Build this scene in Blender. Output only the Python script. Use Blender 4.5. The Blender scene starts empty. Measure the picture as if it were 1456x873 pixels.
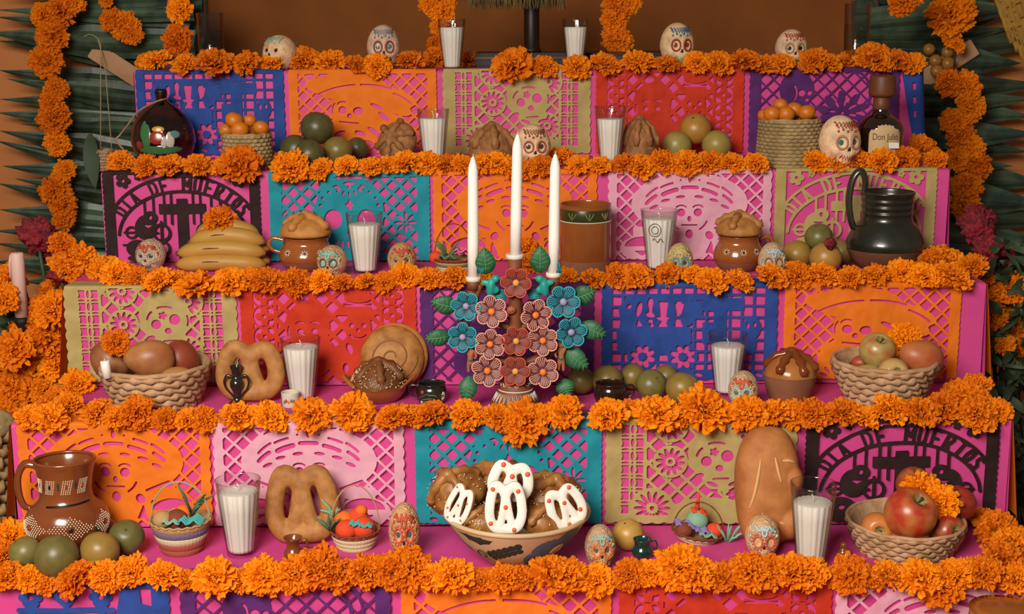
import bpy, bmesh, math, random
import numpy as np
from mathutils import Vector, Matrix, Euler, noise as mnoise

PI = math.pi
R = math.radians
SC = bpy.context.scene
COL = SC.collection
rnd = random.Random(7)

# ------------------------------------------------------------------ camera
FPX, IW, IH = 2000.0, 1456.0, 873.0
CAM_Z = 1.50
PITCH, ROLL = R(12.0), R(0.25)
cam_data = bpy.data.cameras.new('camera')
cam_data.sensor_width = 36.0
cam_data.lens = FPX / IW * 36.0
cam_data.clip_start = 0.05
cam = bpy.data.objects.new('camera', cam_data)
COL.objects.link(cam)
CM = Matrix.Rotation(PI / 2 - PITCH, 3, 'X') @ Matrix.Rotation(-ROLL, 3, 'Z')
cam.matrix_world = Matrix.Translation((0, 0, CAM_Z)) @ CM.to_4x4()
SC.camera = cam
CAM = Vector((0, 0, CAM_Z))

# ------------------------------------------------------------------ world, light, exposure
w = bpy.data.worlds.new('room_ambient')
SC.world = w
w.use_nodes = True
bg = w.node_tree.nodes['Background']
bg.inputs[0].default_value = (1.0, 0.84, 0.68, 1)
bg.inputs[1].default_value = 0.14


def area(name, loc, target, sx, sy, power, color):
    l = bpy.data.lights.new(name, 'AREA')
    l.shape = 'RECTANGLE'
    l.size, l.size_y, l.energy, l.color = sx, sy, power, color
    o = bpy.data.objects.new(name, l)
    COL.objects.link(o)
    o.location = loc
    o.rotation_euler = (Vector(target) - Vector(loc)).to_track_quat('-Z', 'Y').to_euler()
    return o


# a tall doorway of daylight behind the camera, a little to its left
area('doorway_daylight', (-0.8, -0.05, 2.25), (0.05, 1.85, 0.20), 1.2, 0.9, 128, (1.0, 0.93, 0.83))

vs = SC.view_settings
SC.display_settings.display_device = 'sRGB'
vs.view_transform = 'Standard'
vs.look = 'None'
vs.exposure = 0.0
vs.gamma = 1.0
vs.use_curve_mapping = False


# ------------------------------------------------------------------ pixel helpers
def ray(px, py):
    d = Vector(((px - IW / 2) / FPX, -(py - IH / 2) / FPX, -1.0))
    return CM @ d                      # unit depth along the optical axis


def on_y(px, py, y):
    d = ray(px, py)
    return CAM + d * ((y - CAM.y) / d.y)


def on_z(px, py, z):
    d = ray(px, py)
    return CAM + d * ((z - CAM.z) / d.z)


def project(p):
    q = CM.transposed() @ (Vector(p) - CAM)
    return (IW / 2 + FPX * q.x / -q.z, IH / 2 - FPX * q.y / -q.z)


def mpp(p):
    """metres per pixel at a point"""
    q = CM.transposed() @ (Vector(p) - CAM)
    return -q.z / FPX


# tiers: y of the front edge, z of the tread (fitted from the five front edges)
YF = [3.347, 3.0475, 2.7675, 2.5026, 2.243, 1.985]
ZT = [1.3576, 1.154, 0.956, 0.7504, 0.548, 0.345]
EDGE_L = [190, 143, 91, 15, -62, -150]
EDGE_R = [1310, 1350, 1402, 1438, 1510, 1600]


def P(t, px, d=None, py=None):
    """point on tread t (0 = top) under pixel column px, at distance d from the front edge or under pixel row py"""
    if py is not None:
        return on_z(px, py, ZT[t])
    y = YF[t] + d
    x = 0.0
    for _ in range(4):
        q = project((x, y, ZT[t]))
        x += (px - q[0]) * mpp((x, y, ZT[t]))
    return Vector((x, y, ZT[t]))


def up(loc, py):
    """height above loc of the point that projects to row py on the vertical through loc"""
    lo = 0.0
    for _ in range(8):
        q = project((loc.x, loc.y, loc.z + lo))
        lo += (q[1] - py) * mpp((loc.x, loc.y, loc.z + lo))
    return lo


def clampy(loc, t, r, gap=0.02):
    """keep a thing of radius r clear of the riser behind tread t"""
    yb = YF[t - 1] - gap - r
    if loc.y > yb: loc = Vector((loc.x * yb / loc.y, yb, loc.z))
    return loc


# ------------------------------------------------------------------ materials
def lin(c):
    if isinstance(c, str):
        c = [int(c[i:i + 2], 16) for i in (0, 2, 4)]
    o = []
    for v in c[:3]:
        v = v / 255.0
        o.append(v / 12.92 if v <= 0.04045 else ((v + 0.055) / 1.055) ** 2.4)
    return (*o, 1.0)


MATS = {}


def mat(name, col, rough=0.6, col2=None, scale=20.0, spec=0.4, bump=0.0, bscale=60.0, sss=0.0, coat=0.0,
        rand=0.0, metal=0.0, lo=0.4, hi=0.6, detail=4.0, trans=0.0):
    if name in MATS:
        return MATS[name]
    m = bpy.data.materials.new(name)
    m.use_nodes = True
    nt = m.node_tree
    b = nt.nodes['Principled BSDF']
    b.inputs['Roughness'].default_value = rough
    b.inputs['Specular IOR Level'].default_value = spec
    b.inputs['Metallic'].default_value = metal
    b.inputs['Coat Weight'].default_value = coat
    b.inputs['Coat Roughness'].default_value = 0.08
    if sss:
        b.inputs['Subsurface Weight'].default_value = sss
        b.inputs['Subsurface Radius'].default_value = (0.01, 0.007, 0.005)
        b.inputs['Subsurface Scale'].default_value = 0.5
    tc = nt.nodes.new('ShaderNodeTexCoord')
    out = None
    c1 = lin(col)
    if col2 is not None:
        n = nt.nodes.new('ShaderNodeTexNoise')
        n.inputs['Scale'].default_value = scale
        n.inputs['Detail'].default_value = detail
        nt.links.new(tc.outputs['Object'], n.inputs['Vector'])
        cr = nt.nodes.new('ShaderNodeValToRGB')
        cr.color_ramp.elements[0].position = lo
        cr.color_ramp.elements[1].position = hi
        cr.color_ramp.elements[0].color = c1
        cr.color_ramp.elements[1].color = lin(col2)
        nt.links.new(n.outputs['Fac'], cr.inputs['Fac'])
        out = cr.outputs['Color']
    if rand:
        oi = nt.nodes.new('ShaderNodeObjectInfo')
        hs = nt.nodes.new('ShaderNodeHueSaturation')
        mr = nt.nodes.new('ShaderNodeMapRange')
        mr.inputs['To Min'].default_value = 1.0 - rand
        mr.inputs['To Max'].default_value = 1.0 + rand
        nt.links.new(oi.outputs['Random'], mr.inputs['Value'])
        nt.links.new(mr.outputs['Result'], hs.inputs['Value'])
        mr2 = nt.nodes.new('ShaderNodeMapRange')
        mr2.inputs['To Min'].default_value = 0.5 - rand * 0.06
        mr2.inputs['To Max'].default_value = 0.5 + rand * 0.06
        nt.links.new(oi.outputs['Random'], mr2.inputs['Value'])
        nt.links.new(mr2.outputs['Result'], hs.inputs['Hue'])
        if out is None:
            hs.inputs['Color'].default_value = c1
        else:
            nt.links.new(out, hs.inputs['Color'])
        out = hs.outputs['Color']
    if out is None:
        b.inputs['Base Color'].default_value = c1
    else:
        nt.links.new(out, b.inputs['Base Color'])
    if bump:
        n2 = nt.nodes.new('ShaderNodeTexNoise')
        n2.inputs['Scale'].default_value = bscale
        n2.inputs['Detail'].default_value = 3.0
        nt.links.new(tc.outputs['Object'], n2.inputs['Vector'])
        bp = nt.nodes.new('ShaderNodeBump')
        bp.inputs['Strength'].default_value = bump
        bp.inputs['Distance'].default_value = 0.003
        nt.links.new(n2.outputs['Fac'], bp.inputs['Height'])
        nt.links.new(bp.outputs['Normal'], b.inputs['Normal'])
    if trans:
        # thin tissue: some light passes through the sheet
        tr = nt.nodes.new('ShaderNodeBsdfTranslucent')
        tr.inputs['Color'].default_value = c1
        mx = nt.nodes.new('ShaderNodeMixShader')
        mx.inputs[0].default_value = trans
        nt.links.new(b.outputs[0], mx.inputs[1])
        nt.links.new(tr.outputs[0], mx.inputs[2])
        nt.links.new(mx.outputs[0], nt.nodes['Material Output'].inputs[0])
    MATS[name] = m
    return m


def glass_mat(name, tint=(0.96, 0.97, 0.96), refl=1.0, ior=1.45):
    """thin drinking glass: clear with fresnel reflections"""
    if name in MATS:
        return MATS[name]
    m = bpy.data.materials.new(name)
    m.use_nodes = True
    nt = m.node_tree
    nt.nodes.remove(nt.nodes['Principled BSDF'])
    t = nt.nodes.new('ShaderNodeBsdfTransparent')
    g = nt.nodes.new('ShaderNodeBsdfGlossy')
    g.inputs['Roughness'].default_value = 0.06
    f0 = nt.nodes.new('ShaderNodeLayerWeight')
    f0.inputs[0].default_value = 0.5
    f = nt.nodes.new('ShaderNodeMath')          # Schlick: F0 + (1 - F0) (1 - cos)^5
    f.operation = 'POWER'
    f.inputs[1].default_value = 3.0
    nt.links.new(f0.outputs['Facing'], f.inputs[0])
    ab = nt.nodes.new('ShaderNodeMix')          # longer path through the wall at grazing angles absorbs more
    ab.data_type = 'RGBA'
    ab.inputs[6].default_value = (*tint, 1)
    ab.inputs[7].default_value = (tint[0] * 0.42, tint[1] * 0.42, tint[2] * 0.40, 1)
    nt.links.new(f.outputs[0], ab.inputs[0])
    nt.links.new(ab.outputs[2], t.inputs[0])
    mu = nt.nodes.new('ShaderNodeMath')
    mu.operation = 'MULTIPLY_ADD'
    mu.inputs[1].default_value = refl * 0.75
    mu.inputs[2].default_value = ((ior - 1) / (ior + 1)) ** 2
    mx = nt.nodes.new('ShaderNodeMixShader')
    nt.links.new(f.outputs[0], mu.inputs[0])
    nt.links.new(mu.outputs[0], mx.inputs[0])
    nt.links.new(t.outputs[0], mx.inputs[1])
    nt.links.new(g.outputs[0], mx.inputs[2])
    nt.links.new(mx.outputs[0], nt.nodes['Material Output'].inputs[0])
    MATS[name] = m
    return m


# ------------------------------------------------------------------ objects
def tag(o, label=None, cat=None, group=None, kind=None):
    if label: o['label'] = label
    if cat: o['category'] = cat
    if group: o['group'] = group
    if kind: o['kind'] = kind
    return o


def thing(name, label, cat, loc=(0, 0, 0), rot=(0, 0, 0), group=None, scale=None):
    o = bpy.data.objects.new(name, None)
    o.empty_display_size = 0.03
    COL.objects.link(o)
    o.location = loc
    o.rotation_euler = rot
    if scale: o.scale = (scale,) * 3 if not hasattr(scale, '__len__') else scale
    return tag(o, label, cat, group)


def inst(name, mesh, parent=None, loc=(0, 0, 0), rot=(0, 0, 0), scale=None):
    o = bpy.data.objects.new(name, mesh)
    COL.objects.link(o)
    if parent: o.parent = parent
    o.location = loc
    o.rotation_euler = rot
    if scale is not None: o.scale = (scale,) * 3 if not hasattr(scale, '__len__') else scale
    return o


class MB:
    """collects geometry for ONE mesh"""

    def __init__(s):
        s.v, s.f = [], []

    def add(s, vs, fs):
        k = len(s.v)
        s.v += [tuple(p) for p in vs]
        s.f += [tuple(i + k for i in f) for f in fs]
        return s

    def xf(s, M):
        s.v = [tuple(M @ Vector(p)) for p in s.v]
        return s

    def merge(s, o, M=None):
        return s.add([M @ Vector(p) for p in o.v] if M is not None else o.v, o.f)

    def lathe(s, prof, seg=40, mod=None, cap0=True, cap1=True, c=(0, 0)):
        """prof: list of (r, z); mod(theta, r, z) -> r"""
        vs, fs = [], []
        n = len(prof)
        for r, z in prof:
            for k in range(seg):
                a = 2 * PI * k / seg
                rr = mod(a, r, z) if mod else r
                vs.append((c[0] + rr * math.cos(a), c[1] + rr * math.sin(a), z))
        for i in range(n - 1):
            for k in range(seg):
                k2 = (k + 1) % seg
                fs.append((i * seg + k, i * seg + k2, (i + 1) * seg + k2, (i + 1) * seg + k))
        if cap0: fs.append(tuple(range(seg - 1, -1, -1)))
        if cap1: fs.append(tuple((n - 1) * seg + k for k in range(seg)))
        return s.add(vs, fs)

    def tube(s, pts, rad, seg=8, closed=False, flat=1.0, upv=None, caps=True):
        """tube along points; rad number or list; flat = squash along the frame's second axis"""
        pts = [Vector(p) for p in pts]
        n = len(pts)
        if not hasattr(rad, '__len__'): rad = [rad] * n
        vs, fs = [], []
        ref = Vector(upv) if upv else None
        prev = None
        for i, p in enumerate(pts):
            if closed:
                t = pts[(i + 1) % n] - pts[i - 1]
            else:
                t = pts[min(i + 1, n - 1)] - pts[max(i - 1, 0)]
            if t.length < 1e-9: t = Vector((0, 0, 1))
            t.normalize()
            if ref is not None:
                a = t.cross(ref)
                if a.length < 1e-4: a = t.orthogonal()
                a.normalize()
            elif prev is None:
                a = t.orthogonal().normalized()
            else:
                a = (prev - t * prev.dot(t))
                if a.length < 1e-6: a = t.orthogonal()
                a.normalize()
            prev = a
            b = t.cross(a).normalized()
            for k in range(seg):
                g = 2 * PI * k / seg
                vs.append(p + a * (math.cos(g) * rad[i]) + b * (math.sin(g) * rad[i] * flat))
        m = n if closed else n - 1
        for i in range(m):
            i2 = (i + 1) % n
            for k in range(seg):
                k2 = (k + 1) % seg
                fs.append((i * seg + k, i * seg + k2, i2 * seg + k2, i2 * seg + k))
        if caps and not closed:
            fs.append(tuple(range(seg - 1, -1, -1)))
            fs.append(tuple((n - 1) * seg + k for k in range(seg)))
        return s.add(vs, fs)

    def ball(s, c, r, seg=14, rings=8, fn=None):
        vs, fs = [], []
        if not hasattr(r, '__len__'): r = (r, r, r)
        for i in range(rings + 1):
            el = -PI / 2 + PI * i / rings
            for k in range(seg):
                a = 2 * PI * k / seg
                d = Vector((math.cos(el) * math.cos(a), math.cos(el) * math.sin(a), math.sin(el)))
                if fn: d = fn(d)
                vs.append((c[0] + d.x * r[0], c[1] + d.y * r[1], c[2] + d.z * r[2]))
        for i in range(rings):
            for k in range(seg):
                k2 = (k + 1) % seg
                fs.append((i * seg + k, i * seg + k2, (i + 1) * seg + k2, (i + 1) * seg + k))
        return s.add(vs, fs)

    def box(s, c, d, rot=None, bevel=0.0):
        bm = bmesh.new()
        bmesh.ops.create_cube(bm, size=1.0)
        for v in bm.verts: v.co = Vector((v.co.x * d[0], v.co.y * d[1], v.co.z * d[2]))
        if bevel: bmesh.ops.bevel(bm, geom=bm.edges[:], offset=bevel, segments=2, affect='EDGES')
        M = Matrix.Translation(c) @ (Euler(rot).to_matrix().to_4x4() if rot else Matrix())
        bm.verts.index_update()
        s.add([M @ v.co for v in bm.verts], [[v.index for v in f.verts] for f in bm.faces])
        bm.free()
        return s

    def mesh(s, name, m, smooth=True, clean=True):
        me = bpy.data.meshes.new(name)
        me.from_pydata(s.v, [], s.f)
        if clean:
            bm = bmesh.new()
            bm.from_mesh(me)
            bmesh.ops.remove_doubles(bm, verts=bm.verts, dist=1e-6)
            bmesh.ops.recalc_face_normals(bm, faces=bm.faces)
            bm.to_mesh(me)
            bm.free()
        if m: me.materials.append(m)
        if smooth:
            me.polygons.foreach_set('use_smooth', [True] * len(me.polygons))
        me.update()
        return me

    def obj(s, name, m, parent=None, loc=(0, 0, 0), rot=(0, 0, 0), smooth=True, scale=None, clean=True):
        o = inst(name, s.mesh(name, m, smooth, clean), parent, loc, rot, scale)
        return o


def sharpen(o, ang=40):
    me = o.data
    bm = bmesh.new()
    bm.from_mesh(me)
    for e in bm.edges:
        if len(e.link_faces) == 2 and e.calc_face_angle(0) > R(ang): e.smooth = False
    bm.to_mesh(me)
    bm.free()
    return o


def remesh(o, vox, smooth=3):
    m = o.modifiers.new('remesh', 'REMESH')
    m.mode = 'VOXEL'
    m.voxel_size = vox
    m.use_smooth_shade = True
    if smooth:
        s = o.modifiers.new('smooth', 'SMOOTH')
        s.iterations = smooth
        s.factor = 0.5
    return o


def spline(pts, n=8, closed=False):
    """Catmull-Rom through points"""
    pts = [Vector(p) for p in pts]
    out = []
    N = len(pts)
    for i in range(N if closed else N - 1):
        if closed:
            a, b, c, d = pts[i - 1], pts[i], pts[(i + 1) % N], pts[(i + 2) % N]
        else:
            a, b, c, d = pts[max(i - 1, 0)], pts[i], pts[i + 1], pts[min(i + 2, N - 1)]
        for k in range(n):
            t = k / n
            out.append(0.5 * ((2 * b) + (c - a) * t + (2 * a - 5 * b + 4 * c - d) * t * t + (3 * b - a - 3 * c + d) * t ** 3))
    if not closed: out.append(pts[-1])
    return out


def smooth_prof(pr, n=5):
    q = spline([(r, 0, z) for r, z in pr], n)
    return [(max(p.x, 0.0), p.z) for p in q]


def copy_tree(o, parent=None):
    c = o.copy()
    COL.objects.link(c)
    c.parent = parent
    for ch in list(o.children): copy_tree(ch, c)
    return c
# ------------------------------------------------------------------ the room
WALL_Y = 3.96
NICHE_Y = 4.35
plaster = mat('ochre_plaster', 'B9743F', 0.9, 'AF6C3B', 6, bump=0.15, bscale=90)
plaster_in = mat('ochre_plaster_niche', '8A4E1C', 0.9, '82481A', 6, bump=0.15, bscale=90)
floor_m = mat('clay_tile', '8A5A42', 0.8, '7C4E3A', 3)


def struct(name, mb, m, smooth=False):
    return tag(mb.obj(name, m, smooth=smooth), kind='structure')


struct('floor', MB().box((0, 1.4, -0.05), (7, 6.2, 0.1)), floor_m)
NL, NR = on_y(246, 60, WALL_Y).x, on_y(1262, 60, WALL_Y).x
NT = 2.25
struct('wall_left', MB().box(((-3.2 + NL) / 2, WALL_Y + 0.3, 1.6), (NL + 3.2, 0.6, 3.2)), plaster)
struct('wall_right', MB().box(((3.2 + NR) / 2, WALL_Y + 0.3, 1.6), (3.2 - NR, 0.6, 3.2)), plaster)
struct('wall_lintel', MB().box(((NL + NR) / 2, WALL_Y + 0.3, (NT + 3.2) / 2), (NR - NL, 0.6, 3.2 - NT)), plaster)
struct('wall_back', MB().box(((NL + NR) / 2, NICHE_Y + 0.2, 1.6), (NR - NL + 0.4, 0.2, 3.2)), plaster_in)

# ------------------------------------------------------------------ the stepped altar
wood_box = mat('altar_wood', '6B4A30', 0.8, '5C3E28', 8)
cloth_m = mat('pink_tissue', 'CE478A', 0.58, 'C74083', 4, spec=0.3, bump=0.25, bscale=18)
ORD = ['top', 'second', 'third', 'fourth', 'fifth', 'lowest']
XL, XR = [], []
for t in range(6):
    yl = project((0, YF[t], ZT[t]))[1]
    XL.append(on_y(EDGE_L[t], yl, YF[t]).x)
    XR.append(on_y(EDGE_R[t], yl, YF[t]).x)
for t in range(6):
    y0 = YF[t] + 0.012
    y1 = (YF[t - 1] if t else WALL_Y - 0.02) - 0.002
    if t == 0: y1 = YF[0] + 0.46
    z1 = ZT[t] - 0.006
    o = MB().box(((XL[t] + XR[t]) / 2, (y0 + y1) / 2, z1 / 2), (XR[t] - XL[t] - 0.03, y1 - y0, z1)).obj('altar_step', wood_box, smooth=False)
    tag(o, f'wooden box step under the pink cloth, {ORD[t]} tier of the altar', 'step', 'boxes of the stepped altar')


def cloth(t):
    """pink paper over tread, riser and both ends, gently creased"""
    rr = random.Random(t)
    xl, xr, yf, z = XL[t], XR[t], YF[t], ZT[t]
    yb = (YF[t - 1] - 0.004) if t else YF[0] + 0.46
    zb = ZT[t + 1] if t < 5 else 0.0
    nx, nt_, nr_ = 96, 10, 12
    path = []                                    # (y, z) from back of tread over a rounded edge down the riser
    for i in range(nt_ + 1): path.append((yb + (yf + 0.008 - yb) * i / nt_, z))
    for i in range(1, 5):
        a = PI / 2 * i / 4
        path.append((yf + 0.008 - 0.008 * math.sin(a), z - 0.008 + 0.008 * math.cos(a)))
    for i in range(1, nr_ + 1): path.append((yf, z - 0.008 + (zb + 0.001 - z + 0.008) * i / nr_))
    vs, fs = [], []
    for j, (y, zz) in enumerate(path):
        for i in range(nx + 1):
            x = xl + (xr - xl) * i / nx
            onr = j > nt_ + 3
            a = mnoise.noise((x * 9, zz * 5, t * 3.1)) * 0.0022 + mnoise.noise((x * 22, zz * 7, t)) * 0.001
            if onr:
                vs.append((x, y + a - 0.0005, zz))
            else:
                vs.append((x, y, zz + 0.3 * abs(a)))
    m = nx + 1
    for j in range(len(path) - 1):
        for i in range(nx):
            fs.append((j * m + i, j * m + i + 1, (j + 1) * m + i + 1, (j + 1) * m + i))
    mb = MB().add(vs, fs)
    for sx, x0 in ((-1, xl), (1, xr)):           # ends, with hanging folds
        ny, nz = 20, 12
        vs, fs = [], []
        for j in range(nz + 1):
            for i in range(ny + 1):
                y = yf + (yb - yf) * i / ny
                k = j / nz
                fold = math.sin(i * 1.3 + t) * 0.006 * k
                vs.append((x0 + sx * (0.001 + 0.012 * k * (0.3 + 0.7 * i / ny)) + fold, y, z - 0.002 + (zb + 0.01 - z) * k))
        for j in range(nz):
            for i in range(ny):
                q = j * (ny + 1) + i
                fs.append((q, q + 1, q + ny + 2, q + ny + 1))
        mb.add(vs, fs)
    o = mb.obj('pink_cloth', cloth_m)
    tag(o, f'bright pink tissue covering over the {ORD[t]} altar tier', 'cloth', 'pink coverings of the altar tiers')


for t in range(6): cloth(t)

# ------------------------------------------------------------------ papel picado (cut tissue banners)
# designs are signed fields on a 176 x 100 sheet, > 0 = paper
GS = 0.8
GW, GH = 176.0, 100.0
gx = np.arange(0, GW + 1e-6, GS)
gy = np.arange(0, GH + 1e-6, GS)
X, Y = np.meshgrid(gx, gy)


def disc(cx, cy, rx, ry=None, rot=0.0):
    ry = ry or rx
    c, s = math.cos(R(rot)), math.sin(R(rot))
    u, v = (X - cx) * c + (Y - cy) * s, -(X - cx) * s + (Y - cy) * c
    k = np.sqrt((u / rx) ** 2 + (v / ry) ** 2) + 1e-6
    return (1 - k) * min(rx, ry)


def rect(x0, x1, y0, y1):
    return np.minimum(np.minimum(X - x0, x1 - X), np.minimum(Y - y0, y1 - Y))


def line(pts, w_):
    best = np.full(X.shape, 1e3)
    for (ax, ay), (bx, by) in zip(pts[:-1], pts[1:]):
        dx, dy = bx - ax, by - ay
        L = dx * dx + dy * dy + 1e-9
        tt = np.clip(((X - ax) * dx + (Y - ay) * dy) / L, 0, 1)
        best = np.minimum(best, np.hypot(X - ax - tt * dx, Y - ay - tt * dy))
    return w_ / 2 - best


def arc(cx, cy, rx, ry, a0, a1, w_, n=14):
    return line([(cx + rx * math.cos(R(a0 + (a1 - a0) * i / n)), cy - ry * math.sin(R(a0 + (a1 - a0) * i / n))) for i in range(n + 1)], w_)


def ring(cx, cy, r, w_, ry=None):
    return w_ / 2 - np.abs(disc(cx, cy, r, ry))


def poly(pts):
    d = None
    n = len(pts)
    ar = sum(pts[i][0] * pts[(i + 1) % n][1] - pts[(i + 1) % n][0] * pts[i][1] for i in range(n))
    if ar < 0: pts = pts[::-1]
    for i in range(n):                               # convex polygons only
        (ax, ay), (bx, by) = pts[i], pts[(i + 1) % n]
        L = math.hypot(bx - ax, by - ay)
        e = ((bx - ax) * (Y - ay) - (by - ay) * (X - ax)) / L
        d = e if d is None else np.minimum(d, e)
    return d


def diamonds(sp, wd, ox=0.0, oy=0.0):
    a, b = (X - ox + Y - oy) / math.sqrt(2), (X - ox - Y + oy) / math.sqrt(2)
    da = np.abs((a / sp + 0.5) % 1 - 0.5) * sp
    db = np.abs((b / sp + 0.5) % 1 - 0.5) * sp
    return wd / 2 - np.minimum(da, db)


def squares(sp, wd, ox=0.0, oy=0.0, spy=None):
    spy = spy or sp
    da = np.abs(((X - ox) / sp + 0.5) % 1 - 0.5) * sp
    db = np.abs(((Y - oy) / spy + 0.5) % 1 - 0.5) * spy
    return wd / 2 - np.minimum(da, db)


def U(*a):
    r = a[0]
    for b in a[1:]: r = np.maximum(r, b)
    return r


def CUT(s, *a):
    for b in a: s = np.minimum(s, -b)
    return s


def petals(cx, cy, r0, r1, n, wd, a0=0.0):
    return U(*[disc(cx + (r0 + r1) / 2 * math.cos(2 * PI * i / n + a0), cy + (r0 + r1) / 2 * math.sin(2 * PI * i / n + a0),
                    (r1 - r0) / 2, wd, math.degrees(2 * PI * i / n + a0)) for i in range(n)])


def flower(cx, cy, r, n=6):
    f = U(disc(cx, cy, r * 0.62), *[disc(cx + r * 0.62 * math.cos(2 * PI * i / n), cy + r * 0.62 * math.sin(2 * PI * i / n), r * 0.38) for i in range(n)])
    return CUT(f, disc(cx, cy, r * 0.24))


def frame(x0, x1, y0, y1):
    return -rect(x0, x1, y0, y1)


def d_pink():
    s = U(frame(10, 166, 3, 101), diamonds(11.5, 2.4, 4, 2))
    s = U(s, disc(88, 36, 62, 34), disc(88, 60, 34, 40), rect(28, 148, 62, 74))
    hol = [arc(88, 44, 52, 34, 152, 132, 2.6), arc(88, 44, 50, 33, 128, 112, 2.6), arc(88, 44, 50, 33, 68, 52, 2.6), arc(88, 44, 52, 34, 48, 30, 2.6),
           disc(88, 9, 2, 4), disc(78, 10, 1.2), disc(98, 10, 1.2),
           arc(88, 52, 52, 34, 152, 134, 4), arc(88, 52, 46, 33, 128, 108, 5), arc(88, 50, 44, 32, 100, 80, 4), arc(88, 52, 46, 33, 72, 52, 4), arc(88, 52, 52, 34, 46, 30, 3.4)]
    for k, a in enumerate((150, 126, 103, 77, 54, 30)):
        hol.append(disc(88 + 44 * math.cos(R(a)), 52 - 24 * math.sin(R(a)), 5, 1.8, -(a - 90) * 0.4))
    hol += [disc(79, 46, 4.5, 4.5), disc(97, 46, 4.5, 4.5), disc(88, 53, 2.2, 3.2), arc(79, 42, 6, 4, 150, 30, 1.8), arc(97, 42, 6, 4, 150, 30, 1.8),
            arc(88, 50, 20, 18, 200, 235, 2.2), arc(88, 50, 20, 18, 340, 305, 2.2), line([(80, 60), (96, 60)], 1.8),
            line([(40, 56), (60, 64)], 2.6), line([(136, 56), (116, 64)], 2.6), disc(66, 72, 4, 5, 30), disc(110, 72, 4, 5, -30), disc(88, 70, 4, 5),
            poly([(58, 92), (64, 78), (70, 92)]), poly([(106, 92), (112, 78), (118, 92)])]
    s = CUT(s, *hol)
    for cx in (38, 138):
        s = U(s, disc(cx, 86, 24, 14))
        s = CUT(s, np.minimum(disc(cx, 84, 19, 11), 84 - Y), poly([(cx - 9, 89), (cx + 9, 89), (cx, 95)]))
    return s


def d_hat():
    s = U(frame(12, 164, 3, 101), diamonds(11.5, 2.4, 2, 5))
    s = U(s, disc(86, 26, 66, 15, 10), disc(78, 16, 40, 14, 6), disc(72, 46, 22, 18), disc(70, 78, 34, 24), disc(110, 60, 34, 16, 30), disc(125, 40, 22, 9, 30))
    s = CUT(s, arc(86, 54, 70, 38, 140, 96, 2.2), arc(86, 54, 70, 38, 90, 60, 2.4), arc(96, 62, 60, 40, 62, 36, 2.2),
            disc(64, 46, 5, 4.6), disc(82, 47, 6, 4.6), disc(72, 53, 3, 3), line([(60, 60), (82, 62)], 2), arc(64, 42, 7, 6, 150, 60, 1.8),
            arc(60, 46, 8, 10, 200, 130, 2.0), disc(104, 42, 8, 2.4, 25), disc(112, 54, 8, 3, 40),
            disc(60, 74, 7, 3, -20), disc(84, 74, 7, 3, 20), arc(72, 82, 10, 5, 190, 350, 2.2), disc(100, 72, 9, 3, 35), disc(92, 86, 9, 3.4, 10))
    s = U(s, disc(52, 96, 17, 16))
    s = CUT(s, petals(52, 97, 6, 14, 10, 1.7, 0.3))
    return s


def d_olive():
    s = frame(14, 162, 2, 92)
    colm = -9 * np.ones(X.shape)
    for cx in (25.5, 150.5):
        g = rect(cx - 11.5, cx + 11.5, -5, 105)
        for k in range(7):
            y = 2 + k * 13.2
            for sg in (-1, 1):
                g = CUT(g, U(np.minimum(rect(cx + sg * 6.6 - 3.6, cx + sg * 6.6 + 3.6, y, y + 8.4), -disc(cx + sg * 6.6 - 5.6, y + 4.2, 3, 4.4))), disc(cx + sg * 6.6, y + 10.8, 3.6, 1.3))
            g = CUT(g, disc(cx, y + 4.2, 1.6, 4.2), disc(cx, y + 10.8, 1.0))
        colm = U(colm, g)
    s = U(s, colm, line([(37, 0), (37, 100)], 3), line([(139, 0), (139, 100)], 3))
    mid = np.minimum(diamonds(12.5, 2.8, 5, 4), rect(37, 139, -5, 105))
    s = U(s, mid)
    for (cx, cy) in ((60, 3), (60, 38), (126, 14), (124, 66)):
        fl = CUT(disc(cx, cy, 16), petals(cx, cy, 4.2, 13.8, 12, 1.9, 0.13), disc(cx, cy, 2.2))
        s = U(np.where(disc(cx, cy, 16) > -0.6, fl, s), fl)
    s = U(s, disc(102, 30, 26, 27), disc(106, 52, 17, 16))
    s = CUT(s, disc(93, 38, 5), disc(112, 33, 5.6), disc(105, 45, 3.6, 3.2), petals(100, 29, 0, 4.6, 5, 1.6), arc(102, 36, 20, 16, 110, 70, 2.4), arc(97, 36, 13, 14, 165, 130, 2.6),
            arc(110, 34, 16, 14, 20, -20, 2.4), line([(100, 56), (113, 55)], 2.2), disc(88, 52, 3.4, 2.2), disc(99, 61, 5.5, 2, 20), disc(118, 60, 5, 2, -20),
            rect(98, 104, 66, 69), rect(114, 121, 66, 69), rect(98, 103, 72, 75), rect(114, 120, 72, 75))
    s = U(s, disc(98, 90, 40, 16))
    q = CUT(disc(44, 84, 20), petals(44, 84, 5, 17, 14, 1.8), disc(44, 84, 2.2))
    s = U(np.where(disc(44, 84, 20) > 0, q, s), q, rect(0, 176, 91, 101))
    return s


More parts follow.
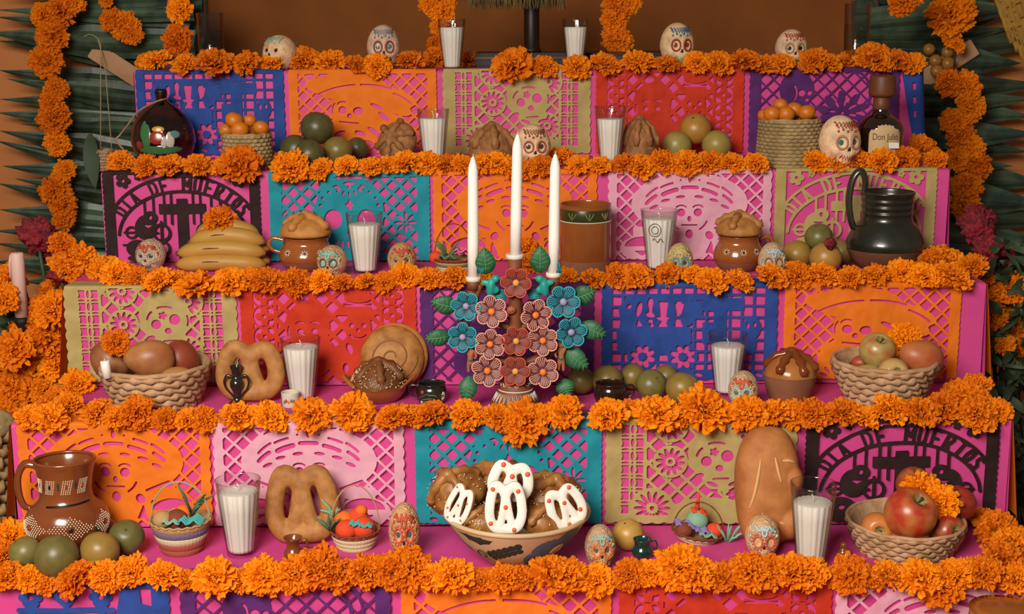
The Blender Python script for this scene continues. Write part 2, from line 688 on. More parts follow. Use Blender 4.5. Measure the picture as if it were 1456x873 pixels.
def d_red():
    s = U(frame(14, 162, 3, 101), np.minimum(diamonds(13.5, 4.4, 6, 2), rect(34, 140, -5, 105)), line([(36, 0), (36, 100)], 3), line([(140, 0), (140, 100)], 3))
    for cx in (25, 151):
        for k in range(5):
            s = U(s, flower(cx, 9 + 21 * k, 9.2, 4), ring(cx, 9 + 21 * k, 12, 1.6))
    s = U(s, disc(67, 40, 22, 25), disc(66, 76, 24, 20), rect(104, 130, 4, 24), line([(98, 26), (136, 26)], 6), disc(117, 42, 13, 18), disc(112, 78, 26, 22), line([(88, 60), (96, 90)], 7))
    s = CUT(s, disc(60, 46, 3), disc(74, 46, 3), arc(60, 40, 5, 4, 150, 40, 1.6), arc(74, 40, 5, 4, 140, 30, 1.6), arc(54, 46, 6, 10, 220, 150, 2),
            line([(104, 19), (130, 19)], 2.2), arc(117, 12, 14, 5, 200, 340, 1.8), disc(111, 40, 2.6), disc(123, 40, 2.6), disc(117, 45, 1.8, 2.2), arc(117, 49, 8, 4, 190, 350, 1.8),
            disc(108, 64, 3, 6, -20), disc(124, 68, 3, 6, 20), disc(104, 84, 3, 5), disc(62, 74, 4, 5))
    return s


def d_purple():
    s = U(frame(14, 162, 3, 101), diamonds(12, 2.0, 3, 3))
    s = U(s, disc(56, 24, 20, 22), disc(60, 46, 12, 14), disc(110, 52, 15, 13), disc(58, 78, 24, 20))
    for a in (20, 55, 95, 130, 165, 200, 235, 270, 310, 340):
        s = U(s, line([(110, 52), (110 + 30 * math.cos(R(a)), 52 - 24 * math.sin(R(a)))], 4.2), disc(110 + 22 * math.cos(R(a)), 52 - 18 * math.sin(R(a)), 9, 4, -a))
    s = U(s, arc(120, 30, 22, 28, -30, 110, 3), arc(118, 30, 34, 40, -10, 100, 2.4))
    s = CUT(s, disc(62, 28, 4), disc(71, 28, 3), arc(50, 28, 6, 10, 60, -60, 2.2), disc(68, 36, 2.4), line([(58, 48), (70, 48)], 1.8), disc(52, 74, 3, 6, 20), disc(66, 74, 3, 6, -20),
            petals(110, 52, 8, 17, 8, 1.6, 0.2), disc(110, 52, 2))
    return s


GLY = {
    'D': [[(0, 0), (0, 1)], [(0, 0), (.5, .05), (.75, .3), (.75, .7), (.5, .95), (0, 1)]],
    'I': [[(.3, 0), (.3, 1)]],
    'A': [[(0, 1), (.4, 0), (.8, 1)], [(.16, .62), (.64, .62)]],
    'E': [[(0, 0), (0, 1)], [(0, 0), (.65, 0)], [(0, .5), (.55, .5)], [(0, 1), (.65, 1)]],
    'M': [[(0, 1), (0, 0), (.45, .6), (.9, 0), (.9, 1)]],
    'U': [[(0, 0), (0, .75), (.2, 1), (.5, 1), (.7, .75), (.7, 0)]],
    'R': [[(0, 1), (0, 0), (.5, 0), (.68, .22), (.5, .48), (0, .5)], [(.3, .5), (.7, 1)]],
    'T': [[(.4, 0), (.4, 1)], [(0, 0), (.8, 0)]],
    'O': [[(.35, 0), (.1, .15), (0, .5), (.1, .85), (.35, 1), (.6, .85), (.7, .5), (.6, .15), (.35, 0)]],
    'S': [[(.65, .12), (.35, 0), (.05, .15), (.1, .4), (.58, .58), (.66, .82), (.35, 1), (0, .88)]],
}


def d_dia():
    s = U(frame(13, 163, 1, 101))
    cx, cy = 88, 72
    s = U(s, arc(cx, cy, 72, 52, 176, 4, 3.2, 40), arc(cx, cy, 87, 69, 160, 20, 3.0, 40))
    txt = 'DIA DE MUERTOS'
    n = len(txt)
    for i, ch in enumerate(txt):
        if ch == ' ': continue
        a = R(150 - 119 * i / (n - 1))
        for st in GLY[ch]:
            pts = []
            for (u, v) in st:
                rr = 1.0 - v
                aa = a - (u - 0.38) * 0.112
                pts.append((cx + (72 + 14 * rr) * math.cos(aa), cy - (52 + 16 * rr) * math.sin(aa)))
            s = U(s, line(pts, 3.0))
    for fx in (24, 152):
        s = U(s, flower(fx, 8, 8.5, 5))
    s = U(s, flower(40, 4, 4, 5), flower(136, 4, 4, 5))
    s = U(s, rect(82, 94, 28, 101), rect(62, 114, 34, 45))
    for vx in (46, 56, 68, 76, 100, 108, 120, 130):
        s = U(s, np.minimum(line([(vx, 20), (vx, 56)], 2.6), disc(cx, cy, 73, 53)))
    s = U(s, line([(22, 66), (60, 66)], 2.4), line([(116, 66), (154, 66)], 2.4), line([(20, 80), (60, 80)], 2.2), line([(118, 78), (156, 78)], 2.2))
    for sg in (-1, 1):
        b = lambda k: 88 + sg * k
        s = U(s, disc(b(42), 60, 12, 14, 20), disc(b(36), 49, 8, 7), disc(b(52), 84, 13, 10), ring(b(24), 66, 9, 3.2), ring(b(24), 84, 8, 3), line([(b(24), 54), (b(24), 78)], 3),
              ring(b(58), 66, 6, 2.6), disc(b(40), 95, 24, 5))
        s = CUT(s, disc(b(36), 49, 2, 2.6), disc(b(52), 84, 3, 2.4), poly([(b(33), 57), (b(45), 57), (b(39), 61)]))
    return s


def d_teal():
    s = U(frame(15, 161, 5, 101), diamonds(11.6, 3.2, 3, 6))
    s = U(s, disc(88, 44, 37, 42), disc(88, 76, 28, 24))
    hol = [disc(70, 52, 9.5, 11), disc(106, 52, 9.5, 11), disc(88, 36, 2.2, 6), disc(88, 36, 5, 2), poly([(84, 70), (92, 70), (88, 60)])]
    for i in range(9):
        a = R(180 - 22.5 * i)
        hol.append(disc(88 + 31 * math.cos(a), 36 - 20 * math.sin(a), 1.8, 1.8))
    for i in range(7):
        a = R(165 - 25 * i)
        hol.append(disc(88 + 15 * math.cos(a), 12 - 12 * math.sin(a) * -1, 3, 1.2, math.degrees(a)))
    hol += [disc(88, 12, 6, 2.0), rect(74, 102, 4, 7)]
    for k in range(6): hol.append(disc(73 + 6 * k, 80, 1.6, 4.5))
    s = CUT(s, *hol)
    for cx in (28, 148):
        fl = CUT(disc(cx, 56, 14), petals(cx, 56, 3, 12.5, 8, 1.7), disc(cx, 56, 1.4))
        s = np.where(disc(cx, 56, 14) > 0, fl, s)
    s = U(s, rect(0, 176, 90, 101))
    s = CUT(s, *[disc(18 + 20 * k, 94, 4, 2) for k in range(8)])
    return s


def d_blue():
    s = U(frame(11, 165, 2, 101), squares(11.8, 2.6, 22, 9.5))
    s = U(s, line([(28, 14), (108, 11)], 7), disc(30, 26, 12, 12), rect(16, 90, 44, 60), disc(52, 64, 36, 9), disc(28, 44, 9, 20),
          disc(42, 26, 5, 16), disc(56, 28, 5, 16), disc(70, 26, 5, 18), disc(86, 28, 8, 14), rect(88, 101, 16, 32), disc(57, 44, 30, 6))
    s = CUT(s, disc(28, 21, 2.6), disc(38, 24, 3, 8, 10), disc(49, 18, 3, 6), disc(49, 30, 5, 2.6, 20), poly([(57, 16), (67, 16), (65, 32), (59, 32)]), poly([(54, 32), (70, 32), (66, 36), (58, 36)]),
            poly([(73, 18), (83, 18), (80, 30), (75, 30)]), poly([(35, 42), (37, 34), (42, 42)]), poly([(48, 43), (51, 37), (53, 43)]), poly([(56, 43), (60, 37), (64, 37), (67, 43)]), poly([(73, 43), (75, 36), (79, 36), (82, 43)]))
    for cx in (42, 82):
        w_ = CUT(disc(cx, 74, 15), petals(cx, 74, 4, 13, 8, 2.9, 0.35))
        s = U(np.where(disc(cx, 74, 15) > 0, w_, s), w_)
    s = U(s, rect(112, 125, 2, 96), rect(101, 142, 13, 26), rect(101, 118, 38, 60), disc(150, 44, 9, 12), disc(147, 60, 8, 12))
    s = CUT(s, disc(146, 42, 1.6, 3.5), disc(153, 41, 1.6, 3), disc(118, 13, 1.2))
    s = U(s, rect(0, 176, 88, 101))
    s = CUT(s, *[disc(18 + 20 * k, 93, 4.5, 2, 25) for k in range(8)])
    return s


def d_heart():
    s = U(frame(16, 160, 4, 101))
    for fx in (60, 118):
        s = U(s, flower(fx, 12, 10, 6), line([(fx, 18), (fx, 60)], 5))
    s = U(s, line([(50, 24), (128, 24)], 5), CUT(U(disc(84.5, 9, 6.5), disc(94.5, 9, 6.5), poly([(78, 11), (101, 11), (89.5, 23)])), U(disc(86, 9, 3), disc(93, 9, 3), poly([(83.6, 10.4), (95.4, 10.4), (89.5, 17)]))))
    s = U(s, poly([(136, -2), (150, -2), (152, 30), (130, 30)]), poly([(16, -2), (34, -2), (30, 40), (10, 40)]), disc(90, 70, 50, 26), disc(150, 24, 12, 6), diamonds(14, 3.4) - 2.0 * (Y < 45))
    return s


FIELD = {'pink': d_pink, 'hat': d_hat, 'olive': d_olive, 'red': d_red, 'purple': d_purple, 'dia': d_dia, 'teal': d_teal, 'blue': d_blue, 'heart': d_heart}
SCAL = {'pink': (1.6, 11.0), 'hat': (0.7, 7.0), 'olive': (1.6, 11.0), 'red': (1.0, 8.0), 'purple': (1.2, 9.0), 'dia': (1.0, 6.0), 'teal': (0.9, 6.0), 'blue': (1.2, 11.0), 'heart': (1.2, 9.0)}


def picado_cells(kind):
    """marching squares over the field -> 2D verts and faces"""
    s = FIELD[kind]()
    a, per = SCAL[kind]
    sc = lambda q: a * np.abs(np.sin(PI * q / per))
    s = np.minimum(s, np.minimum(np.minimum(X - 2.0 + sc(Y), GW - 2.0 + sc(Y) - X), GH - 2.2 + sc(X) - Y))
    s = np.where(np.abs(s) < 1e-3, 1e-3, s)
    H, W_ = s.shape
    vid, verts, faces = {}, [], []

    def vert(key, x, y):
        k = vid.get(key)
        if k is None:
            k = vid[key] = len(verts)
            verts.append((x, y))
        return k

    pos = s > 0
    for j in range(H - 1):
        pj, pk = pos[j], pos[j + 1]
        for i in range(W_ - 1):
            c = (pj[i], pj[i + 1], pk[i + 1], pk[i])
            if not any(c): continue
            co = ((i, j), (i + 1, j), (i + 1, j + 1), (i, j + 1))
            loop = []
            for q in range(4):
                (xa, ya), (xb, yb) = co[q], co[(q + 1) % 4]
                if c[q]: loop.append(vert((xa, ya), gx[xa], gy[ya]))
                if c[q] != c[(q + 1) % 4]:
                    va, vb = s[ya, xa], s[yb, xb]
                    tt = va / (va - vb)
                    key = ((min(xa, xb), min(ya, yb)), (max(xa, xb), max(ya, yb)))
                    loop.append(vert(key, gx[xa] + (gx[xb] - gx[xa]) * tt, gy[ya] + (gy[yb] - gy[ya]) * tt))
            if len(loop) >= 3: faces.append(tuple(loop))
    return verts, faces


TISSUE = {
    'blue': ('2F4F9E', '29478F'), 'orange': ('F08022', 'E97718'), 'olive': ('BDA96C', 'B39F62'), 'red': ('CE3C20', 'C4341A'), 'purple': ('5E2C70', '562665'),
    'black': ('33201F', '2B1A1A'), 'teal': ('2397A6', '1D8D9C'), 'light pink': ('E9AFC0', 'E3A6B9'),
}
CELLS = {}
PM = {}
SHW, SHH, LAP = 0.352, 0.196, 0.055


def picado_mesh(kind, colour, seed):
    key = (kind, colour)
    if key in PM: return PM[key]
    if kind not in CELLS: CELLS[kind] = picado_cells(kind)
    vv, ff = CELLS[kind]
    vs = []
    ph = seed * 1.7
    for (x, y) in vv:
        u, v = x / GW, y / GH
        wv = 0.0024 * math.sin(u * 15 + ph + 2 * v) * (0.3 + v) + 0.0020 * mnoise.noise((u * 7, v * 4, seed)) + 0.0008 * mnoise.noise((u * 25, v * 12, seed))
        lift = 0.010 * max(0.0, v - 0.6) ** 2 * (1 + math.sin(u * 7 + seed))
        vs.append(((u - 0.5) * SHW, -0.0068 + wv - lift - 0.002 * v, -v * SHH))
    fs = [f[::-1] for f in ff]
    # the hem folded over the edge and laid on the tread
    n = 44
    k0 = len(vs)
    prof = [(-0.0068, 0.0), (-0.0058, 0.0025), (-0.003, 0.0042), (0.002, 0.0048), (0.010, 0.0042), (0.03, 0.0030), (LAP, 0.0026)]
    for j, (y, z) in enumerate(prof):
        for i in range(n + 1):
            u = (2.0 + (GW - 4.0) * i / n) / GW
            yy = y
            if j == 0: yy += 0.0024 * math.sin(u * 15 + ph) * 0.3 + 0.0020 * mnoise.noise((u * 7, 0, seed)) + 0.0008 * mnoise.noise((u * 25, 0, seed))
            vs.append(((u - 0.5) * SHW, yy, z))
    for j in range(len(prof) - 1):
        for i in range(n):
            q = k0 + j * (n + 1) + i
            fs.append((q, q + 1, q + n + 2, q + n + 1))
    c1, c2 = TISSUE[colour]
    m = mat('tissue_' + colour.replace(' ', '_'), c1, 0.75, c2, 25, spec=0.25, bump=0.12, bscale=70, trans=0.18)
    me = MB().add(vs, fs).mesh('paper_banner', m, clean=False)
    PM[key] = me
    return me


DESC = {'pink': 'a hatted skull and corner lattice', 'hat': 'a tilted hat over a skull', 'olive': 'daisies, chain borders and a skull',
        'red': 'two skull figures and flower columns', 'purple': 'a skull and a many petalled bloom', 'dia': 'DIA DE MUERTOS over a cross',
        'teal': 'one big skull in diamond lattice', 'blue': 'a cart, spoked wheels and a cross', 'heart': 'a heart between two flowers'}
SHEETS = [
    (0, [(190, 404, 'blue', 'blue'), (408, 622, 'hat', 'orange'), (628, 841, 'olive', 'olive'), (846, 1060, 'red', 'red'), (1065, 1281, 'purple', 'purple')]),
    (1, [(143, 370, 'dia', 'black'), (379, 612, 'teal', 'teal'), (614, 850, 'pink', 'orange'), (864, 1099, 'pink', 'light pink'), (1101, 1335, 'dia', 'olive')]),
    (2, [(88, 336, 'olive', 'olive'), (338, 593, 'red', 'red'), (595, 846, 'purple', 'purple'), (854, 1108, 'blue', 'blue'), (1114, 1370, 'hat', 'orange')]),
    (3, [(21, 298, 'pink', 'orange'), (300, 575, 'pink', 'light pink'), (587, 858, 'teal', 'teal'), (860, 1136, 'olive', 'olive'), (1144, 1425, 'dia', 'black')]),
    (4, [(-62, 241, 'heart', 'blue'), (252, 557, 'purple', 'purple'), (567, 872, 'hat', 'orange'), (878, 1186, 'red', 'red'), (1188, 1496, 'pink', 'light pink')]),
]
seed = 0
for t, row in SHEETS:
    yl = project((0, YF[t], ZT[t]))[1]
    for (a, b, kind, colour) in row:
        seed += 1
        pa, pb = on_y(a, yl, YF[t] - 0.006), on_y(b, yl, YF[t] - 0.006)
        me = picado_mesh(kind, colour, seed)
        o = inst('paper_banner', me, None, ((pa.x + pb.x) / 2, YF[t], ZT[t] - 0.001), (R(rnd.uniform(-0.3, 0.3)) * 0, 0, 0), ((pb.x - pa.x) / SHW, 1, 1))
        tag(o, f'{colour} tissue banner cut with {DESC[kind]}, {ORD[t]} tier', 'paper banner', 'cut tissue banners on the altar risers')
# a narrow blue banner wrapped round the right end of the top tier
c1, c2 = TISSUE['blue']
mb = MB()
vs, fs = [], []
e = XR[0]
for j in range(13):
    v = j / 12
    for i in range(9):
        u = i / 8
        fl = 0.050 * (1 - v) ** 0.7 + 0.002
        if u <= 0.6:
            x, y = e - fl * (1 - u / 0.6) + 0.003, YF[0] - 0.0085
        else:
            x, y = e + 0.004 + 0.016 * v, YF[0] - 0.0085 + 0.11 * (u - 0.6) / 0.4
        vs.append((x, y - 0.002 * math.sin(v * 5 + u * 3), ZT[0] - 0.195 * v))
for j in range(12):
    for i in range(8):
        q = j * 9 + i
        if i == 2 and j in (2, 4, 6): continue
        fs.append((q, q + 1, q + 10, q + 9))
o = mb.add(vs, fs).obj('paper_banner', MATS['tissue_blue'], clean=False)
tag(o, 'narrow dark blue tissue banner wrapped round the right end of the top tier', 'paper banner', 'cut tissue banners on the altar risers')


# orange tissue hanging over the ends of the third and fourth tiers
for t in (2, 3):
    for sg, x0, side in ((-1, XL[t], 'gourd'), (1, XR[t], 'jug')):
        vs, fs = [], []
        for j in range(13):
            k = j / 12
            for i in range(13):
                y = YF[t] + 0.004 + 0.22 * i / 12
                vs.append((x0 + sg * (0.005 + 0.020 * k + 0.004 * k * math.sin(i * 1.1)), y, ZT[t] - 0.004 - 0.19 * k))
        for j in range(12):
            for i in range(12):
                q = j * 13 + i
                fs.append((q, q + 1, q + 14, q + 13))
        o = MB().add(vs, fs).obj('end_paper', MATS['tissue_orange'], clean=False)
        tag(o, f'plain orange tissue hanging over the end of the {ORD[t]} tier on the {side} side', 'tissue', 'orange tissue on the tier ends')
# ------------------------------------------------------------------ shared materials
wax_m = mat('white_wax', 'F0E8E0', 0.5, spec=0.35, sss=0.25)
wick_m = mat('wick', 'D8D2C4', 0.8)
vglass = glass_mat('tumbler_glass', (0.94, 0.94, 0.93), 0.8)
water_m = glass_mat('water', (0.88, 0.90, 0.88), 0.7, 1.33)


# ------------------------------------------------------------------ candles in fluted tumblers
def tumbler_candle(t, px, base, top, wpx, label, fill=0.82, d=None):
    loc = P(t, px, d=d) if d is not None else P(t, px, py=base)
    s = mpp(loc)
    h = up(loc, top + wpx * 0.13)
    rt = wpx * s / 2
    rb = rt * 0.60
    root = thing('glass_candle', label, 'candle', loc, group='white candles in fluted tumblers')
    N = 18

    def rad(z): return rb + (rt - rb) * (z / h) ** 0.9

    def flute(a, r, z):
        k = min(1, max(0, (z / h - 0.03) / 0.05)) * min(1, max(0, (0.93 - z / h) / 0.06))
        return r * (1 - 0.035 * k * (0.5 + 0.5 * math.cos(N * a)) ** 2)

    zs = [0, 0.03, 0.08, 0.2, 0.4, 0.6, 0.78, 0.88, 0.93, 0.97, 1.0]
    mb = MB()
    prof = [(rad(z * h), z * h) for z in zs]
    th = 0.0022
    prof += [(rad(z * h) - th, z * h) for z in zs[::-1][:-2]]
    prof.append((rad(0.05 * h) - th, 0.05 * h))
    mb.lathe(prof, 108, flute, True, True)
    g = mb.obj('tumbler', vglass, root)
    wz = [0.055, 0.09, 0.2, 0.4, 0.6, fill * 0.985, fill]
    wp = [(rad(z * h) - th - 0.0006, z * h) for z in wz]
    wp[-1] = (wp[-1][0] * 0.93, fill * h)
    wp.append((wp[-1][0] * 0.3, fill * h - 0.0015))

    def wfl(a, r, z):
        k = min(1, max(0, (0.93 - z / h) / 0.06))
        return r * (1 - 0.05 * k * (0.5 + 0.5 * math.cos(N * a)) ** 2)
    MB().lathe(wp, 108, wfl).obj('wax', wax_m, root)
    MB().tube([(0, 0, fill * h - 0.003), (0.001, 0, fill * h + 0.006), (-0.002, 0.001, fill * h + 0.013)], 0.0009, 6).obj('wick', wick_m, root)
    return root, loc, h, rt


tumbler_candle(0, 643, None, 22, 40, 'fluted glass candle on the top tier beside the hanging marigold string', 0.84, d=0.03)
tumbler_candle(0, 818, None, 22, 38, 'fluted glass candle on the top tier just right of the dark post', 0.84, d=0.05)
tumbler_candle(1, 617, None, 149, 46, 'fluted glass candle on the second tier between two sugared breads', 0.85, d=0.05)
tumbler_candle(1, 867, None, 145, 45, 'fluted glass candle on the second tier beside a brown bread mound', 0.80, d=0.05)
tumbler_candle(2, 520, 388, 296, 53, 'fluted glass candle on the third tier between two small sugar skulls', 0.82)
oc, lc, hc, rc = tumbler_candle(2, 936, 384, 291, 53, 'fluted glass candle with a black print of curls on the third tier', 0.86)
tumbler_candle(3, 430, 568, 473, 57, 'fluted glass candle behind the tiny painted cup on the fourth tier', 0.86)
tumbler_candle(3, 1033, 560, 466, 56, 'fluted glass candle behind a flower-crowned sugar skull on the fourth tier', 0.80)
tumbler_candle(4, 343, 787, 673, 64, 'fluted glass candle between the small striped basket and the pretzel bread', 0.85)
tumbler_candle(4, 1152, 806, 678, 65, 'fluted glass candle beside the tall bread loaf on the fifth tier', 0.78)
# black print on one tumbler
ink = mat('black_print', '2A2624', 0.6)
pr = MB()
for (cx, cz, r0) in ((-0.012, 0.70, 0.012), (-0.012, 0.70, 0.007)):
    pts = []
    for k in range(25):
        a = 2 * PI * k / 24
        x, z = cx + r0 * math.cos(a), cz * hc + 1.15 * r0 * math.sin(a)
        pts.append((x, -math.sqrt(max((rc * (0.60 + 0.4 * z / hc)) ** 2 - x * x, 0)) - 0.0004, z))
    pr.tube(pts, 0.0006, 5)
pts = []
for k in range(13):
    x, z = -0.016 + 0.022 * k / 12, 0.53 * hc + 0.004 * math.sin(k * 0.9)
    pts.append((x, -math.sqrt((rc * (0.60 + 0.4 * z / hc)) ** 2 - x * x) - 0.0004, z))
pr.tube(pts, 0.0007, 5)
pr.obj('print', ink, oc)


def water_glass(px, d, top, wpx, label):
    loc = P(0, px, d=d)
    s = mpp(loc)
    h, r = up(loc, top), wpx * s / 2
    root = thing('water_glass', label, 'glass', loc)
    pr_ = [(r * 0.86, 0), (r * 0.9, 0.004), (r, h), (r - 0.002, h), (r * 0.88, 0.012)]
    MB().lathe(pr_, 48).obj('tumbler', vglass, root)
    MB().lathe([(r * 0.87, 0.0125), (r * 0.965, h * 0.68)], 48).obj('water', water_m, root)


water_glass(302, 0.06, 18, 38, 'plain glass of clear water near the left palm on the top tier')
water_glass(1216, 0.06, 5, 37, 'plain glass of clear water near the right palm on the top tier')

# ------------------------------------------------------------------ sugar skulls
SK_EYES = {}


def skull_dir(d):
    """unit direction -> skull surface point (front = -y)"""
    x, y, z = d
    fr = max(0.0, -y)
    r = 1.0
    # cranium rounder at the back, jaw narrower
    px, py_, pz = x * 0.86, y * 1.0, z * 1.0
    if z < 0 and z > -0.999:
        hr = math.sqrt(1 - z * z)
        px *= hr ** -0.42
        py_ *= hr ** -0.42
    if z < -0.05:
        k = min(1.0, (-0.05 - z) / 0.75)
        px *= 1 - 0.15 * k
        py_ *= 1 - (0.34 if y > 0 else 0.06) * k
    dep = 0.0
    for sx in (-1, 1):
        g = math.exp(-(((x - sx * 0.36) / 0.22) ** 2 + ((z - 0.06) / 0.22) ** 2))
        if y < 0: dep += 0.24 * g
        g2 = math.exp(-(((x - sx * 0.55) / 0.18) ** 2 + ((z + 0.24) / 0.13) ** 2))
        if y < 0: dep -= 0.07 * g2
        g3 = math.exp(-(((x - sx * 0.5) / 0.2) ** 2 + ((z + 0.52) / 0.12) ** 2))
        if y < 0: dep += 0.08 * g3
    if y < 0:
        dep += 0.16 * math.exp(-((x / 0.085) ** 2 + ((z + 0.24) / 0.10) ** 2))
        dep -= 0.07 * math.exp(-((x / 0.3) ** 2 + ((z + 0.54) / 0.14) ** 2))
    q = Vector((px, py_, pz))
    return q * (1 - dep)


def skull_pt(x, z, off=0.0):
    """point on the face for frontal coordinates"""
    y = -math.sqrt(max(0.0, 1 - x * x - z * z))
    d = Vector((x, y, z))
    if d.length > 1: d.normalize()
    return skull_dir(d) * (1 + off)


def skull(t, px, top, wpx, label, sugar, crown, ring_c, eye_c, teeth_c, base=None, d=None, yaw=0, bead=0.5, style=0, roll=0):
    loc = P(t, px, d=d) if d is not None else P(t, px, py=base)
    s = mpp(loc)
    r = wpx * s / 2 / 0.86
    h = max(up(loc, top), r * 1.5)
    kz = h / (2 * r * 0.94)
    root = thing('sugar_skull', label, 'sugar skull', loc + Vector((0, 0, h / 2)), (R(roll), 0, R(yaw)), group='sugar skulls on the altar', scale=(r, r, r * kz))
    root.location.z = loc.z
    rr = random.Random(label)
    sugar = '%02X%02X%02X' % tuple(min(255, int(int(sugar[i:i + 2], 16) * 1.12)) for i in (0, 2, 4))
    base_m = mat('sugar_' + sugar, sugar, 0.75, tuple(min(255, int(int(sugar[i:i + 2], 16) * 0.82)) for i in (0, 2, 4)), 3.0, bump=bead, bscale=9, lo=0.35, hi=0.7)
    for n in base_m.node_tree.nodes:
        if n.type == 'BUMP': n.inputs['Distance'].default_value = 0.16
    C = Vector((0, 0, 0.94))
    mb = MB().ball((0, 0, 0), 1.0, 56, 40, skull_dir)
    mb.xf(Matrix.Translation(C))
    for i, v in enumerate(mb.v):
        if v[2] < 0.0: mb.v[i] = (v[0], v[1], 0.0)
    mb.obj('cranium', base_m, root)
    im = lambda c: mat('icing_' + c, c, 0.55, spec=0.4)
    for sx in (-1, 1):
        ex = sx * 0.36
        c = skull_pt(ex, 0.06, 0.02) + C
        MB().ball((c.x, c.y + 0.02, c.z), (0.22, 0.07, 0.22), 16, 8).obj('eye', mat('foil_' + eye_c, eye_c, 0.3, spec=0.6), root)
        if ring_c:
            nn = 12
            mbr = MB()
            mbr.tube([skull_pt(ex + 0.25 * math.cos(2 * PI * k / 24), 0.06 + 0.25 * math.sin(2 * PI * k / 24), 0.02) + C for k in range(24)], 0.045, 6, closed=True)
            if style == 2:
                for k in range(nn):
                    mbr.ball(skull_pt(ex + 0.31 * math.cos(2 * PI * k / nn), 0.06 + 0.31 * math.sin(2 * PI * k / nn), 0.02) + C, 0.05, 6, 4)
            mbr.obj('eye_ring', im(ring_c), root)
    MB().tube([skull_pt(0, -0.12, 0.02) + C, skull_pt(-0.06, -0.24, 0.05) + C, skull_pt(0.06, -0.24, 0.05) + C, skull_pt(0, -0.12, 0.02) + C], 0.04, 6).obj('nose', im('2C2624'), root)
    tm = MB()
    if style == 1:      # zigzag smile
        pts = [skull_pt(-0.42 + 0.84 * k / 14, -0.49 + (0.07 if k % 2 else -0.07) - 0.05 * abs(k - 7) / 7 * -1, 0.03) + C for k in range(15)]
        tm.tube(pts, 0.03, 6)
    else:
        for k in range(7):
            x = -0.30 + 0.1 * k
            tm.tube([skull_pt(x, -0.44, 0.02) + C, skull_pt(x, -0.60, 0.02) + C], 0.025, 6)
        tm.tube([skull_pt(-0.34 + 0.068 * k, -0.52, 0.02) + C for k in range(11)], 0.022, 6)
    tm.obj('teeth', im(teeth_c), root)
    cm = MB()
    if style in (0, 2):          # swirls and a drop on the forehead
        cm.tube([skull_pt(-0.55 + 0.11 * k, 0.60 + 0.10 * math.sin(k * 1.9), 0.03) + C for k in range(11)], 0.075, 6)
        cm.tube([skull_pt(0.12 * math.cos(a), 0.48 + 0.15 * math.sin(a), 0.03) + C for a in [2 * PI * k / 12 for k in range(12)]], 0.055, 6, closed=True)
        for k in range(8):
            a = R(20 + 20 * k)
            cm.ball(skull_pt(0.78 * math.cos(a), 0.05 + 0.66 * math.sin(a), 0.02) + C, 0.07, 7, 5)
    else:
        for a0 in (0, 1):
            cm.tube([skull_pt(-0.6 + 1.2 * k / 16, 0.62 + 0.1 * a0 + (0.05 if k % 2 else -0.05), 0.02) + C for k in range(17) if abs(-0.6 + 1.2 * k / 16) < 0.6], 0.035, 6)
        for k in range(6):
            cm.ball(skull_pt(-0.5 + 0.2 * k, 0.46 + 0.06 * (k % 2), 0.02) + C, 0.055, 7, 5)
    cm.obj('icing_crown', im(crown), root)
    if style == 2:               # beads of sugar all over the face
        bm_ = MB()
        for k in range(46):
            x, z = rr.uniform(-0.75, 0.75), rr.uniform(-0.75, 0.65)
            if x * x + z * z > 0.72 or (abs(abs(x) - 0.36) < 0.26 and abs(z - 0.06) < 0.26): continue
            bm_.ball(skull_pt(x, z, 0.0) + C, 0.05, 6, 4)
        tag(bm_.obj('icing_beads', im(ring_c or crown), root), kind='stuff')
    return root


skull(0, 397, 51, 46, 'pale sugar skull tilted back on the top tier beside a water glass', 'CDA780', '7FA892', None, '2A211D', '6A2A1C', d=0.07, yaw=-28, bead=0.2, style=1, roll=-8)
skull(0, 546, 37, 47, 'sugar skull with black fangs on the top tier', 'C2A288', '70788A', '8A3A2A', '3C6A66', '1E1A1A', d=0.06, yaw=6, bead=0.2, style=1)
skull(0, 962, 34, 48, 'sugar skull with a turquoise moustache on the top tier', 'CFAE82', '4A6A90', '8A2E1C', '7A3A24', '5FA08A', d=0.06, yaw=10, bead=0.2, style=1)
skull(0, 1124, 43, 45, 'sugar skull with red zigzag crown at the right of the top tier', 'C9A888', 'A6402C', '9A7A50', '2A1E1A', '6AA592', d=0.06, yaw=4, bead=0.2, style=1)
skull(1, 757, 178, 52, 'sugar skull behind the middle taper candle on the second tier', 'D6AE88', '8A4A34', 'A0503A', '3A3030', '8A3A2A', d=0.06, yaw=8, bead=0.2, style=1)
skull(1, 1192, 166, 57, 'large sugar skull with red teeth beside the dark liquor bottle', 'D9B690', 'A5533A', 'B07A5A', '3E6A6A', 'B0402A', d=0.035, yaw=14, bead=0.2, style=1)
skull(2, 216, 341, 42, 'small red-crowned sugar skull beside the bananas', 'C8A688', 'B2452C', 'A6ACA0', '3A3632', '4A4440', base=384, yaw=-8, style=0)
skull(2, 473, 350, 42, 'small sugar skull with turquoise eyes in front of a bread-topped jar', 'CC9A72', '78B8AC', '3A5A58', '6CC0B4', 'A84438', base=394, yaw=-10, style=0)
skull(2, 572, 346, 41, 'small sugar skull with red forehead loop beside a fluted candle', 'C69060', 'B4492E', 'A89058', '38403E', '7A5A3A', base=392, yaw=2, style=2)
skull(2, 966, 347, 38, 'small yellowish sugar skull with blue-ringed eyes on the third tier', 'C9AE72', 'C0A468', '5A8890', '2C4450', '6A6040', d=0.05, yaw=-4, style=2)
skull(2, 1097, 346, 40, 'small sugar skull with a pale blue crown beside the bread-topped jar', 'D0A682', '9FB6B8', '6A6458', 'C88A64', '70685A', d=0.05, yaw=-4, style=0)
skull(3, 1056, 529, 43, 'small flower-crowned sugar skull with mint-ringed eyes on the fourth tier', 'CDA57A', 'C4503A', '9CC0B4', '5A6460', '8A7A60', base=583, yaw=-16, style=2)
